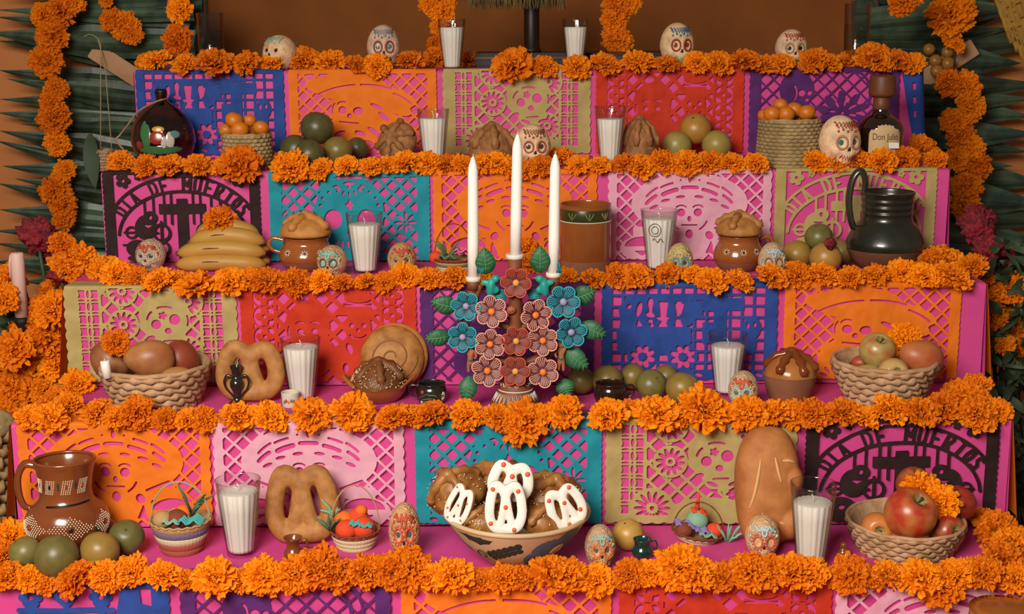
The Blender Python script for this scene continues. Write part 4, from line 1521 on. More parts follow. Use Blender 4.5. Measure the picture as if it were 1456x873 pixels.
loaf_line([(-0.30, 0.74), (-0.38, 0.6), (-0.50, 0.45), (-0.66, 0.33)], 0.0026)
loaf_line([(0.16, 0.76), (0.24, 0.66), (0.34, 0.55)], 0.0022)
loaf_line([(0.40, 0.73), (0.62, 0.73), (0.84, 0.71)], 0.0020)
loaf_line([(0.30, 0.22), (0.52, 0.20), (0.74, 0.19)], 0.0020)
loaf_line([(-0.26, 0.30), (-0.18, 0.22), (-0.12, 0.14)], 0.0014)

# ------------------------------------------------------------------ bananas
ban_m = mat('banana_skin', 'B88A3E', 0.5, 'A5772F', 6, bump=0.1, bscale=40, lo=0.35, hi=0.75)
ban_d = mat('banana_mark', '5A3A1C', 0.8)
loc = P(2, 312, py=388) + Vector((0, 0.045, 0))
s = mpp(loc)
BAN = loc
root = thing('banana_bunch', 'ripe yellow bunch of bananas stacked on their sides before the black banner', 'bananas', loc)
for k, (z, x0, x1, y, bow) in enumerate([(11, -64, 62, -0.018, 5), (12, -50, 64, 0.018, 6), (28, -62, 62, -0.012, 8), (44, -46, 60, 0.0, 12), (52, -40, 50, 0.022, 14), (30, -54, 64, 0.03, 8)]):
    pts, rads = [], []
    for q in range(17):
        u = q / 16
        pts.append(((x0 + (x1 - x0) * u) * s, y - 0.010 * math.sin(PI * u), (z + bow * math.sin(PI * u) - bow * 0.5) * s))
        e_ = min(u, 1 - u)
        rads.append(s * 12.5 * min(1.0, 0.35 + 2.6 * e_ ** 0.75) if e_ > 0.02 else s * 3.2)
    b = MB().tube(pts, rads, 7).obj('banana', ban_m, root)
    MB().ball(pts[0], s * 4.0, 8, 6).obj('tip', ban_d, b)
    MB().tube([pts[5] + Vector((0, -rads[5] * 0.93, rads[5] * 0.35)) if False else Vector(pts[5]) + Vector((0, -rads[5] * 0.95, rads[5] * 0.2)), Vector(pts[6]) + Vector((0, -rads[6] * 0.97, rads[6] * 0.22)), Vector(pts[8]) + Vector((0, -rads[8] * 0.95, rads[8] * 0.2))], [0.0006, 0.0014, 0.0006], 6).obj('bruise', ban_d, b)

# ------------------------------------------------------------------ clay ware
clay = mat('brown_glazed_clay', '7C3F1C', 0.22, '6E3416', 8, spec=0.6, coat=0.3)
clay_or = mat('orange_glazed_clay', '9A5726', 0.18, '8A4A1E', 6, spec=0.6, coat=0.4)
clay_raw = mat('raw_clay', '8C5A3C', 0.75, '7E4E34', 10)
clay_dk = mat('dark_glazed_clay', '2C1C14', 0.15, '22160F', 8, spec=0.6, coat=0.4)
clay_blk = mat('black_glazed_clay', '1C1A16', 0.2, '2A281E', 10, spec=0.6, coat=0.3)
clay_grn = mat('green_glazed_clay', '173A32', 0.16, '102C26', 8, spec=0.6, coat=0.4)
cream_p = mat('cream_paint', 'E2D2B4', 0.6)
black_p = mat('black_paint', '14100E', 0.4)
red_p = mat('red_paint', 'A83A20', 0.5)
green_p = mat('dark_green_paint', '22332C', 0.5)
blue_p = mat('blue_grey_paint', '3F6478', 0.5)
pink_p = mat('pink_paint', 'C9A890', 0.6)


class Pot:
    """a lathed pot with helpers to paint raised marks on its wall"""

    def __init__(s, root, prof, m, name='body', seg=64, wall=0.003, mod=None):
        s.root, s.prof = root, smooth_prof(prof, 5)
        inner = [(max(r - wall, 0.0005), z) for r, z in s.prof[::-1] if z > prof[0][1] + wall * 1.5]
        s.o = MB().lathe(s.prof + inner, seg, mod).obj(name, m, root)

    def rad(s, z):
        p = s.prof
        for (r0, z0), (r1, z1) in zip(p[:-1], p[1:]):
            if min(z0, z1) <= z <= max(z0, z1):
                return r0 + (r1 - r0) * ((z - z0) / (z1 - z0) if z1 != z0 else 0)
        return p[-1][0]

    def pt(s, a, z, off=0.0004):
        """a in degrees from the camera side (-y), positive to the right"""
        r = s.rad(z) + off
        g = R(a) - PI / 2
        return Vector((r * math.cos(g), r * math.sin(g), z))

    def dots(s, lst, r, m, name, parent=None):
        mb = MB()
        for (a, z) in lst: mb.ball(s.pt(a, z, 0), r, 6, 4)
        return tag(mb.obj(name, m, parent or s.root), kind='stuff')

    def stroke(s, lst, w_, m, name, flat=0.4):
        pts = [s.pt(a, z) for a, z in lst]
        return MB().tube(pts, w_, 6, flat=flat).obj(name, m, s.root)

    def patch(s, lst, m, name, off=0.0007, n=4):
        """closed outline (a, z) filled as a thin painted patch that follows the wall (star-shaped about its middle)"""
        ca, cz = sum(p[0] for p in lst) / len(lst), sum(p[1] for p in lst) / len(lst)
        N = len(lst)
        vs, fs = [s.pt(ca, cz, off)], []
        for k in range(1, n + 1):
            for (a, z) in lst: vs.append(s.pt(ca + (a - ca) * k / n, cz + (z - cz) * k / n, off if k < n else 0.0))
        for i in range(N):
            j = (i + 1) % N
            fs.append((0, 1 + i, 1 + j))
            for k in range(n - 1): fs.append((1 + k * N + i, 1 + (k + 1) * N + i, 1 + (k + 1) * N + j, 1 + k * N + j))
        return MB().add(vs, fs).obj(name, m, s.root)


def ell(ca, cz, ra, rz, n=20, rot=0.0):
    c, s_ = math.cos(R(rot)), math.sin(R(rot))
    return [(ca + ra * math.cos(2 * PI * k / n) * c - ra * math.sin(2 * PI * k / n) * s_, cz + rz * (math.cos(2 * PI * k / n) * s_ + math.sin(2 * PI * k / n) * c)) for k in range(n)]


def handle(root, pts, r, m, name='handle', flat=0.7):
    return MB().tube(spline(pts, 6), r, 10, flat=flat).obj(name, m, root)


# -- the big painted jug on the fifth tier
loc = P(4, 98, d=0.150)
s = mpp(loc)
H = up(Vector((loc.x, loc.y + 0.0, loc.z)), 655)
root = thing('painted_jug', 'big brown glazed jug with cream dotted diamonds and a side handle', 'jug', loc, (R(-3), 0, R(-4)))
q = lambda k: k * H
pot = Pot(root, [(0.030, 0.0), (0.046, q(.03)), (0.068, q(.18)), (0.074, q(.33)), (0.066, q(.47)), (0.050, q(.56)), (0.0455, q(.66)), (0.047, q(.80)), (0.051, q(.92)), (0.0545, q(.985)), (0.053, q(1.0))], clay)
MB().tube([(0.0525 * math.cos(a), 0.0525 * math.sin(a), q(1.0)) for a in [2 * PI * k / 60 for k in range(60)]], 0.0032, 8, closed=True).obj('lip', clay, root)
handle(root, [(-0.049, -0.006, q(.94)), (-0.070, -0.008, q(.95)), (-0.083, -0.008, q(.82)), (-0.084, -0.006, q(.62)), (-0.076, -0.004, q(.48)), (-0.062, 0, q(.45))], 0.0085, clay)
dl = []
for (ca, ra) in ((-40, 34), (26, 34), (84, 26)):
    for i in range(-7, 8):
        for j in range(-6, 7):
            a, z = ca + i * 4.4 + (2.2 if j % 2 else 0), 0.34 + j * 0.021
            if abs(a - ca) / ra + abs(z - 0.34) / 0.14 < 1.0 and (abs(a - ca) > 5 or abs(z - 0.34) > 0.035): dl.append((a, q(z)))
pot.dots(dl, 0.00125, cream_p, 'dot_diamonds')
dl = []
for ca in (-48, -14, 24, 60):
    for i in range(-2, 3):
        for j in range(-4, 5):
            a, z = ca + i * 4.6 + j * 0.8, 0.76 + j * 0.018
            if not (abs(i) < 1 and abs(j) < 2): dl.append((a, q(z)))
pot.dots(dl, 0.0010, cream_p, 'dot_diamonds')
for (a, z, m) in ((-40, .34, red_p), (26, .34, black_p), (-14, .76, black_p), (-48, .76, red_p), (60, .76, red_p)):
    pot.patch(ell(a, q(z), 3.6, q(.025), 12), m, 'painted_spot')
for (a, z) in ((-8, .22), (62, .30), (-32, .75), (6, .77), (43, .78)):
    pot.patch(ell(a, q(z), 2.6, q(.05), 12, 0), green_p, 'painted_leaf')
pot.stroke([(-20 + 5 * k, q(.555 + 0.0015 * k)) for k in range(20)], 0.0022, black_p, 'painted_line')

# -- two jars topped with bread on the third tier
def bread_jar(px, base, rim, wpx, label, hside, btop):
    loc = P(2, px, py=base)
    s = mpp(loc)
    r = wpx * s / 2
    loc = loc + Vector((0, r * 0.7, 0))
    H = up(loc, rim)
    root = thing('bread_jar', label, 'jar', loc)
    q = lambda k: k * H
    pot = Pot(root, [(r * .60, 0), (r * .72, q(.05)), (r * .96, q(.30)), (r * 1.0, q(.45)), (r * .92, q(.64)), (r * .80, q(.80)), (r * .80, q(.92)), (r * .86, q(1.0))], clay_or)
    MB().lathe([(r * .605, 0.0005), (r * .735, q(.05)), (r * .955, q(.27)), (r * .962, q(.285))], 48, cap0=False, cap1=False).obj('unglazed_foot', clay_raw, root, scale=(1.006, 1.006, 1))
    handle(root, [(hside * r * .80, 0, q(.90)), (hside * r * 1.18, 0, q(.96)), (hside * r * 1.36, 0, q(.78)), (hside * r * 1.22, 0, q(.60)), (hside * r * .95, 0, q(.52))], 0.0048, clay_or)
    for ca in (-38, 4, 40):
        for k in range(8):
            a = 2 * PI * k / 8
            pot.stroke([(ca + 3 * math.cos(a), q(.60 + .035 * math.sin(a))), (ca + 9 * math.cos(a), q(.60 + .095 * math.sin(a)))], 0.0009, cream_p, 'daisy_petal')
        pot.patch(ell(ca, q(.60), 3, q(.035), 10), black_p, 'daisy_centre')
    bt = up(loc, btop)
    bhh = (bt - H) * 0.66
    dead_bread('bone_bread', loc + Vector((0, 0, H + bhh * 0.22)), r * 0.93, r * 0.93, bhh, 'pale bone bread covering the jar whose handle faces the bananas' if hside < 0 else 'golden bone bread covering the jar whose handle faces the fruit heap', crust_pale if hside < 0 else crust, 2, 0, (0, 0, 0.7))


bread_jar(433, 388, 336, 80, 'brown glazed jar topped with bread, handle toward the bananas', -1, 302)
bread_jar(1053, 388, 334, 72, 'brown glazed jar topped with bread, handle toward the fruit heap', 1, 300)

# -- tall cylindrical clay jar on the third tier
loc = P(2, 834, py=391)
s = mpp(loc)
r = 73 * s / 2
loc = loc + Vector((0, r, 0))
H = up(loc, 289)
root = thing('clay_cylinder', 'tall straight brown clay jar with a green painted band', 'jar', loc)
q = lambda k: k * H
pot = Pot(root, [(r * .97, 0), (r * .98, q(.05)), (r * 1.0, q(.30)), (r * 1.0, q(.70)), (r * 1.0, q(.96)), (r * 1.02, q(1.0))], clay_or)
MB().lathe([(r * 1.002, 0.0005), (r * 1.006, q(.17)), (r * 1.0, q(.175))], 64, cap0=False, cap1=False).obj('unglazed_foot', clay_raw, root)
MB().lathe([(r * 1.0, q(.76)), (r * 1.006, q(.765)), (r * 1.008, q(.93)), (r * 1.0, q(.935))], 64, cap0=False, cap1=False).obj('green_band', mat('olive_glaze', '3A3A1C', 0.3, '4A4420', 10), root)
MB().tube([pot.pt(a, q(.755), 0.0006) for a in range(-175, 180, 5)], 0.0012, 6, closed=True).obj('cream_line', cream_p, root)
for ca in (-34, 6, 46):
    for da, tip in ((-7, -10), (0, 0), (7, 10)):
        pot.stroke([(ca, q(.79)), (ca + da * .8, q(.84)), (ca + tip, q(.89))], 0.0011, mat('cream_green_paint', '9A9A62', 0.5), 'painted_sprout')

# -- dark green jug on the third tier
loc = P(2, 1266, py=384)
s = mpp(loc)
r = 110 * s / 2
loc = clampy(loc + Vector((0, r * 0.62, 0)), 2, r)
H = up(loc, 272)
root = thing('dark_jug', 'large dark green ribbed clay jug with a tall loop handle', 'jug', loc)
q = lambda k: k * H
jug_m = mat('black_green_glaze', '1A1C14', 0.3, '2A2C1E', 10, spec=0.6, coat=0.3, bump=0.15, bscale=60)
pr_ = [(r * .56, 0), (r * .66, q(.03)), (r * .88, q(.14)), (r * 1.0, q(.30)), (r * .97, q(.40)), (r * .82, q(.54)), (r * .68, q(.62)), (r * .645, q(.68)), (r * .66, q(.73)), (r * .64, q(.76)), (r * .665, q(.81)), (r * .645, q(.84)), (r * .67, q(.89)), (r * .655, q(.92)), (r * .70, q(.985)), (r * .69, q(1.0))]
pot = Pot(root, pr_, jug_m)
MB().lathe([(r * .565, 0.0005), (r * .675, q(.03)), (r * .895, q(.14)), (r * .985, q(.245)), (r * .99, q(.265))], 64, cap0=False, cap1=False).obj('unglazed_foot', mat('brown_bare_clay', '6A4028', 0.7, '5C3622', 10), root, scale=(1.008, 1.008, 1))
handle(root, [(-r * .62, 0, q(.95)), (-r * .60, -0.002, q(1.14)), (-r * .74, -0.003, q(1.27)), (-r * .93, -0.002, q(1.16)), (-r * 1.0, 0, q(.90)), (-r * .94, 0, q(.66)), (-r * .84, 0, q(.52))], 0.0085, jug_m, flat=0.7)

# -- handled clay bowl with seeded bread on the fourth tier
loc = P(3, 537, py=575)
s = mpp(loc)
r = 82 * s / 2
loc = loc + Vector((0, r * .65, 0))
H = up(Vector((loc.x, loc.y - r, loc.z)), 556)
root = thing('handled_bowl', 'brown clay bowl with two upturned lug handles before the round bun', 'bowl', loc)
q = lambda k: k * H
pot = Pot(root, [(r * .58, 0), (r * .70, q(.08)), (r * .90, q(.5)), (r * .98, q(.88)), (r * 1.02, q(1.0))], clay_or)
for sg in (-1, 1):
    handle(root, [(sg * r * .80, -r * .58, q(.98)), (sg * r * 1.12, -r * .2, q(1.32)), (sg * r * 1.26, 0, q(1.5)), (sg * r * 1.12, r * .2, q(1.32)), (sg * r * .80, r * .58, q(.98))], 0.0045, clay_or, 'lug_handle')
dead_bread('bone_bread', loc + Vector((0, 0, H * .90)), r * .90, r * .90, r * .78, 'dark seeded bone bread sitting in the handled clay bowl', bread_m('seeded_bread', '7A4A26', '5E3618', 0.5, 30, 0.6), 3, 260, (0, 0, .3))

# -- clay bowl with a shiny bone bread on the fourth tier, right
loc = P(3, 1127, py=572)
s = mpp(loc)
r = 76 * s / 2
loc = loc + Vector((0, r * .68, 0))
H = up(Vector((loc.x, loc.y - r, loc.z)), 541)
root = thing('clay_bowl', 'small plain clay bowl holding a shiny glazed bone bread', 'bowl', loc)
q = lambda k: k * H
pot = Pot(root, [(r * .70, 0), (r * .80, q(.06)), (r * .93, q(.55)), (r * 1.0, q(.95)), (r * 1.02, q(1.0))], clay_raw)
gl = bread_m('glossy_bread', '9A5A28', 'B47A44', 0.18, 14, 0.1)
dead_bread('bone_bread', loc + Vector((0, 0, H * .92)), r * .97, r * .97, r * .86, 'shiny glazed bone bread with dark knobs in the plain clay bowl', gl, 3, 0, (0.1, 0, .5), bone_m=bread_m('glossy_dark_bread', '6E3416', '84461E', 0.15, 14, 0.1))

# -- small black painted cup and the little black cup
def cup(name, t, px, base, rim, wpx, label, m, hs, painted=None, prof=None, hr=0.0026, d=None):
    loc = P(t, px, py=base) if d is None else P(t, px, d=d)
    s = mpp(loc)
    r = wpx * s / 2
    if d is None: loc = loc + Vector((0, r * .75, 0))
    H = up(loc, rim)
    root = thing(name, label, 'cup' if 'cup' in name else 'jug', loc)
    pot = Pot(root, [(r * a, H * b) for a, b in (prof or [(.70, 0), (.84, .06), (1.0, .40), (.97, .70), (.90, .86), (.93, 1.0)])], m, wall=0.0018, seg=44)
    if hs: handle(root, [(hs * r * .86, 0, H * .86), (hs * r * 1.32, 0, H * .88), (hs * r * 1.46, 0, H * .62), (hs * r * 1.25, 0, H * .38), (hs * r * .92, 0, H * .32)], hr, m)
    if painted: painted(pot, H)
    return root


def paint_black(p, H):
    for k in range(10):
        a = 2 * PI * k / 10
        p.stroke([(52 + 3 * math.cos(a), H * (.45 + .07 * math.sin(a))), (52 + 11 * math.cos(a), H * (.45 + .22 * math.sin(a)))], 0.0008, cream_p, 'daisy_petal')
    for (a0, z0, a1, z1, m) in ((-50, .35, -8, .62, 'g'), (-44, .25, 6, .40, 'g'), (-30, .2, 22, .26, 'g'), (-10, .55, 24, .50, 'g')):
        p.stroke([(a0 + (a1 - a0) * k / 6, H * (z0 + (z1 - z0) * k / 6 + .04 * math.sin(PI * k / 6))) for k in range(7)], 0.0011, mat('leaf_green_paint', '5A7A56', 0.5), 'painted_leaf')
    for (a, z, m) in ((-36, .68, red_p), (-42, .14, cream_p), (-28, .12, red_p)):
        p.patch(ell(a, H * z, 7, H * .09, 12), m, 'painted_bud')


cup('painted_cup', 3, 613, 577, 544, 44, 'shiny black cup painted with leaves and a white daisy', clay_blk, -1, paint_black)
cup('black_cup', 3, 869, 580, 544, 47, 'little plain black glazed cup in front of the olive fruit', clay_dk, 1)
cup('green_cup', 4, 914, 798, 766, 29, 'tiny dark green glazed cup beside the pale yellow fruit', clay_grn, 1, prof=[(.72, 0), (1.0, .25), (1.0, .45), (.80, .68), (.84, .86), (.95, 1.0)], hr=0.0018)
cup('tiny_clay_jug', 4, 416, 803, 764, 28, 'tiny brown clay jug in front of the pretzel bread', clay, 1, prof=[(.62, 0), (.92, .2), (.95, .38), (.66, .62), (.70, .82), (.98, 1.0)], hr=0.0022)
cup('tiny_clay_jug', 4, 578, 800, 766, 26, 'tiny orange clay jug in front of the red-browed sugar skull', clay_or, -1, prof=[(.62, 0), (.98, .25), (1.0, .45), (.74, .68), (.78, .86), (.92, 1.0)], hr=0.0018)


def paint_white(p, H):
    for (a, z, m) in ((-20, .5, red_p), (-4, .42, mat('orange_paint', 'D8743A', 0.5)), (14, .5, mat('leaf_green_paint', '5A7A56', 0.5)), (-34, .4, mat('leaf_green_paint', '5A7A56', 0.5)), (30, .45, red_p)):
        p.patch(ell(a, H * z, 8, H * .15, 10), m, 'painted_flower')


cup('white_cup', 3, 412, 580, 557, 26, 'tiny white cup painted with orange flowers before a glass candle', mat('white_glaze', 'CFC6B4', 0.3, 'C4BAA6', 12), 0, paint_white, prof=[(.84, 0), (.90, .08), (.98, .6), (1.0, 1.0)])

# -- little black candlestick with two loops
loc = P(3, 335, py=580)
s = mpp(loc)
H = up(loc, 524)
root = thing('black_candlestick', 'small black clay candlestick with two looped handles before the pretzel', 'candlestick', loc + Vector((0, 0.02, 0)))
q = lambda k: k * H
Pot(root, [(0.016, 0), (0.017, q(.05)), (0.008, q(.16)), (0.0075, q(.32)), (0.0125, q(.48)), (0.0125, q(.60)), (0.007, q(.72)), (0.0075, q(.80)), (0.0115, q(.98)), (0.012, q(1.0))], clay_blk, wall=0.0015, seg=32)
for sg in (-1, 1):
    handle(root, [(sg * 0.008, 0, q(.72)), (sg * 0.018, 0, q(.76)), (sg * 0.024, 0, q(.60)), (sg * 0.020, 0, q(.42)), (sg * 0.012, 0, q(.30)), (sg * 0.008, 0, q(.22))], 0.0026, clay_blk)
MB().tube([(0, 0, q(.97)), (0.001, 0, q(1.1)), (0.003, 0, q(1.2))], 0.0008, 6).obj('wick', ink, root)

# -- tiny brown figurine bell
loc = P(4, 1200, py=801)
root = thing('tiny_bell', 'tiny brown and white glazed bell beside the wide apple bowl', 'bell', loc + Vector((0, 0.01, 0)))
Pot(root, [(0.0115, 0), (0.0115, 0.006), (0.0095, 0.018), (0.006, 0.024), (0.0062, 0.028), (0.0056, 0.033), (0.001, 0.036)], clay, wall=0.0012, seg=28)
for a in (-50, -20, 10, 40):
    MB().tube([(0.0118 * math.sin(R(a)), -0.0118 * math.cos(R(a)), 0.002), (0.0100 * math.sin(R(a)), -0.0100 * math.cos(R(a)), 0.017)], 0.0009, 6).obj('white_stripe', cream_p, root)

# ------------------------------------------------------------------ big painted bowl of breads
loc = P(4, 735, py=815)
s = mpp(loc)
rt = 213 * s / 2
rb = 0.040
loc = loc + Vector((0, rb + 0.012, 0))
if loc.y + rt > YF[3] - 0.015: loc.y = YF[3] - 0.015 - rt
H = up(Vector((loc.x, loc.y - rt, loc.z)), 764)
root = thing('painted_bowl', 'large cream clay bowl painted with green leaves and a blue flower', 'bowl', loc)
bowl_m = mat('cream_clay', 'CBAF86', 0.55, 'BC9E74', 8, spec=0.4)
q = lambda k: k * H
pot = Pot(root, [(rb, 0), (rb * 1.1, q(.03)), (rt * .52, q(.22)), (rt * .74, q(.5)), (rt * .92, q(.84)), (rt * .985, q(1.0))], bowl_m, wall=0.005, seg=88)
MB().tube([(rt * .97 * math.cos(a), rt * .97 * math.sin(a), q(1.0)) for a in [2 * PI * k / 90 for k in range(90)]], 0.0042, 8, closed=True).obj('rim', bowl_m, root)
leaf = [(-52 + 4 * k, q(.88 - .012 * k)) for k in range(10)] + [(-16 - 4 * k, q(.74 - .05 * math.sin(PI * k / 9) - 0.0 * k)) for k in range(10)]
pot.patch([(-58, q(.90)), (-44, q(.91)), (-30, q(.90)), (-19, q(.86)), (-24, q(.76)), (-34, q(.70)), (-46, q(.76))], green_p, 'painted_leaf')
for k in range(6):
    a, z = -27 + 5.6 * k, .46 + .045 * k
    pot.patch(ell(a, q(z + .065), 3.7, q(.075), 12, 0), green_p, 'painted_leaf')
    pot.patch(ell(a + 1.5, q(z - .055), 3.7, q(.065), 12, 0), green_p, 'painted_leaf')
pot.stroke([(-30 + 4 * k, q(.44 + .032 * k)) for k in range(9)], 0.0016, green_p, 'painted_stem')
pot.stroke([(-38 + 9 * math.cos(k * .6) * (1 - k / 18), q(.46 + .12 * math.sin(k * .6) * (1 - k / 18))) for k in range(14)], 0.0014, green_p, 'painted_curl')
pot.patch(ell(32, q(.55), 19, q(.30), 20), blue_p, 'painted_petal')
pot.patch(ell(50, q(.78), 14, q(.18), 20), blue_p, 'painted_petal')
pot.patch(ell(62, q(.50), 12, q(.22), 20), blue_p, 'painted_petal')
pot.patch(ell(18, q(.40), 11, q(.18), 20), blue_p, 'painted_petal')
pot.patch(ell(43, q(.50), 9.5, q(.17), 20), pink_p, 'flower_centre', 0.0016)
pot.patch([(-88, q(.9)), (-70, q(.82)), (-52, q(.52)), (-50, q(.40)), (-62, q(.40)), (-80, q(.6))], blue_p, 'painted_petal')
BC = loc
GBW = 'breads heaped in the painted bowl'
seedb = bread_m('sesame_bread', '7A4820', 'B07A40', 0.4, 38, 0.4)
yb = loc.y


def bowl_bread(px, py, wpx, hpx, dy, label, seeds, rot, m=seedb, bones=2, knob=True):
    c = on_y(px, py, yb + dy)
    k = mpp(c)
    dead_bread('bone_bread', c, wpx * k / 2, wpx * k * .40, hpx * k * .5, label, m, bones, seeds, rot, knob, GBW)


bowl_bread(652, 705, 84, 84, 0.005, 'seeded bone bread at the bowl side behind the small tilted iced pretzel', 90, (R(25), R(-20), 0))
bowl_bread(705, 700, 100, 78, 0.07, 'seeded bone bread at the back of the bowl behind the iced pretzels', 90, (R(20), 0, 0.6))
bowl_bread(782, 712, 94, 66, 0.04, 'seeded bone bread near the bowl rim beside the yellow fruit', 120, (R(15), R(12), 0.3))
bowl_bread(690, 742, 68, 48, -0.045, 'dark seeded bread low in the bowl between two iced pretzels', 120, (R(20), 0, 0.2), bones=1, knob=False)
bowl_bread(775, 742, 72, 54, -0.04, 'smooth shiny bread bun low in the bowl', 20, (R(20), 0, 0.5), bones=1)


def iced(px, py, wpx, hpx, dy, label, rot, dots):
    c = on_y(px, py, yb + dy)
    k = mpp(c)
    w_, h_ = wpx * k, hpx * k
    root = thing('iced_pretzel', label, 'pastry', c, rot, 'white iced pretzels in the painted bowl')
    mb = pretzel_mesh(MB(), w_, h_, w_ * .12, .6)
    mb.xf(Matrix.Translation((0, 0.004, -h_ / 2)))
    remesh(mb.obj('pastry', crust, root), w_ * .025, 2)
    mb = pretzel_mesh(MB(), w_, h_, w_ * .12, .5)
    mb.xf(Matrix.Translation((0, -0.0015, -h_ / 2)))
    remesh(mb.obj('icing', icing_w, root), w_ * .022, 2)
    for (x, z) in dots: MB().ball((x * w_, -w_ * .07, z * h_), (w_ * .06, w_ * .03, w_ * .06), 10, 6).obj('red_dot', icing_r, root)


iced(653, 718, 40, 60, -0.060, 'small white iced pretzel tilted at the bowl rim nearest the small sugar-skull', (R(-10), R(20), R(-32)), [(-.3, .38), (.3, .15), (-.35, -.2), (.0, .0), (-.2, -.4), (.32, -.3)])
iced(726, 684, 66, 58, -0.035, 'white iced pretzel standing on top of the bread heap', (R(-14), R(8), 0), [(-.2, .38), (.02, .12), (.34, .22), (-.3, -.2)])
iced(719, 721, 60, 76, -0.078, 'large white iced pretzel propped on the bowl front', (R(-12), 0, 0), [(-.3, .34), (.3, .30), (.0, .0), (-.35, -.3), (.2, -.42)])
iced(804, 720, 58, 62, -0.055, 'white iced pretzel tilted at the bowl rim toward the yellow fruit', (R(-10), R(-22), R(14)), [(-.32, .3), (.0, .1), (.26, .38), (.3, -.2), (-.1, -.4)])

# ------------------------------------------------------------------ lacquered gourd with rope
loc = P(1, 226, py=229)
s = mpp(loc)
r = 88 * s / 2
loc = clampy(loc + Vector((0, r * .75, 0)), 1, r)
H = up(loc, 133)
root = thing('lacquered_gourd', 'shiny black and red lacquered gourd flask painted with a little landscape', 'gourd', loc)
q = lambda k: k * H
gm = mat('dark_lacquer', '120706', 0.12, '3A0E0A', 30, spec=0.5, coat=0.3, lo=0.45, hi=0.7)
pot = Pot(root, [(r * .50, 0), (r * .78, q(.05)), (r * .98, q(.24)), (r * 1.0, q(.40)), (r * .86, q(.62)), (r * .56, q(.78)), (r * .26, q(.87)), (r * .17, q(.91)), (r * .20, q(.99)), (r * .19, q(1.0))], gm)
MB().lathe([(r * .18, 0), (r * .2, 0.004), (r * .16, 0.010), (0.001, 0.011)], 20).obj('stopper', black_p, root, (0, 0, H))
scene_c = dict(g='3A6A3E', r='8E2A18', w='B8B0A4', o='C4882C', s='5A7A7A')
for (a, z, ra, rz, c, rot) in ((5, .22, 34, .05, 'g', 0), (-16, .40, 7, .14, 'g', 0), (-22, .50, 5, .10, 'g', 0), (2, .40, 12, .07, 'r', 0), (22, .36, 6, .09, 'w', 0), (12, .33, 4, .08, 'w', 0), (4, .52, 9, .03, 'o', 0), (30, .44, 8, .04, 's', 0), (-30, .28, 6, .05, 'r', 0)):
    pot.patch(ell(a * 1.15, q(z), ra * 1.3, q(rz * 1.35), 16), mat('lacquer_' + c, scene_c[c], 0.2, spec=0.6), 'painted_scene', 0.001)
rope_m = mat('hemp_rope', '9A7A58', 0.9, '846648', 60)
pts = [(r * .16, -0.004, q(.93)), (-r * .15, -r * .3, q(.88)), (-r * .6, -r * .62, q(.76)), (-r * .95, -r * .5, q(.58)), (-r * 1.25, -r * .5, q(.42)), (-r * 1.35, -r * .55, q(.36)), (-r * 1.2, -r * .62, q(.26)), (-r * .98, -r * .7, q(.14)), (-r * 1.0, -r * .75, q(.02))]
MB().tube(spline(pts, 6), 0.0022, 7).obj('rope', rope_m, root)

# ------------------------------------------------------------------ dark liquor bottle
loc = P(1, 1249, d=0.085)
s = mpp(loc)
r = 64 * s / 2
H = up(loc, 128)
HT = up(loc, 107)
root = thing('liquor_bottle', 'dark brown liquor bottle with a wooden stopper and cream arched label', 'bottle', loc)
bg_m = mat('dark_bottle_glass', '1C0A06', 0.08, spec=0.7, coat=0.8)
q = lambda k: k * H
pot = Pot(root, [(r * .90, 0), (r * .98, q(.02)), (r * 1.0, q(.10)), (r * 1.0, q(.46)), (r * .94, q(.54)), (r * .72, q(.625)), (r * .44, q(.68)), (r * .35, q(.73)), (r * .33, q(.82)), (r * .36, q(.86)), (r * .33, q(.90))], bg_m, wall=0.002)
MB().lathe([(r * .36, q(.745)), (r * .38, q(.755)), (r * .36, q(.90)), (r * .33, q(.91))], 40).obj('neck_seal', mat('brown_seal', '6A3A1E', 0.5, '5A3018', 20), root)
MB().lathe(smooth_prof([(r * .32, q(.90)), (r * .50, q(.92)), (r * .58, q(.965)), (r * .56, HT - 0.006), (r * .46, HT), (0.0, HT + 0.001)], 3), 40).obj('wooden_stopper', mat('stopper_wood', '6E4020', 0.5, '5E3418', 12), root)
cream_l = mat('label_paper', 'C2A476', 0.7, 'B89868', 14)
out = [(-42, q(.18 + .05 * k)) for k in range(6)] + [(42 * math.cos(R(180 - 15 * k)), q(.43 + .14 * math.sin(R(180 - 15 * k)))) for k in range(1, 12)] + [(42, q(.43 - .05 * k)) for k in range(6)] + [(42 - 84 * k / 14, q(.18)) for k in range(1, 14)]
lab = pot.patch(out, cream_l, 'label', 0.0008, 6)
cu = bpy.data.curves.new('lettering', 'FONT')
cu.body = 'Don Julio'
cu.align_x = 'CENTER'
cu.size = r * .30
tmp = bpy.data.objects.new('lettering_tmp', cu)
COL.objects.link(tmp)
bpy.context.view_layer.update()
me = bpy.data.meshes.new_from_object(tmp.evaluated_get(bpy.context.evaluated_depsgraph_get()))
bpy.data.objects.remove(tmp)
bm = bmesh.new()
bm.from_mesh(me)
bmesh.ops.triangulate(bm, faces=bm.faces[:])
for v in bm.verts:
    p = pot.pt(math.degrees(v.co.x / r), q(.365) + v.co.y * 1.35, 0.0013)
    v.co = p
bm.to_mesh(me)
bm.free()
me.materials.clear()
me.materials.append(mat('label_ink', '4A1E14', 0.6))
inst('lettering', me, root)
o = MB().box((0, 0, 0), (0.022, 0.001, 0.013)).obj('paper_tag', mat('white_card', 'D8D2C8', 0.7), None, on_y(1271, 207, YF[1] + 0.03), (R(-20), 0, 0), smooth=False)
tag(o, 'small blank white paper tag at the foot of the liquor bottle', 'tag')

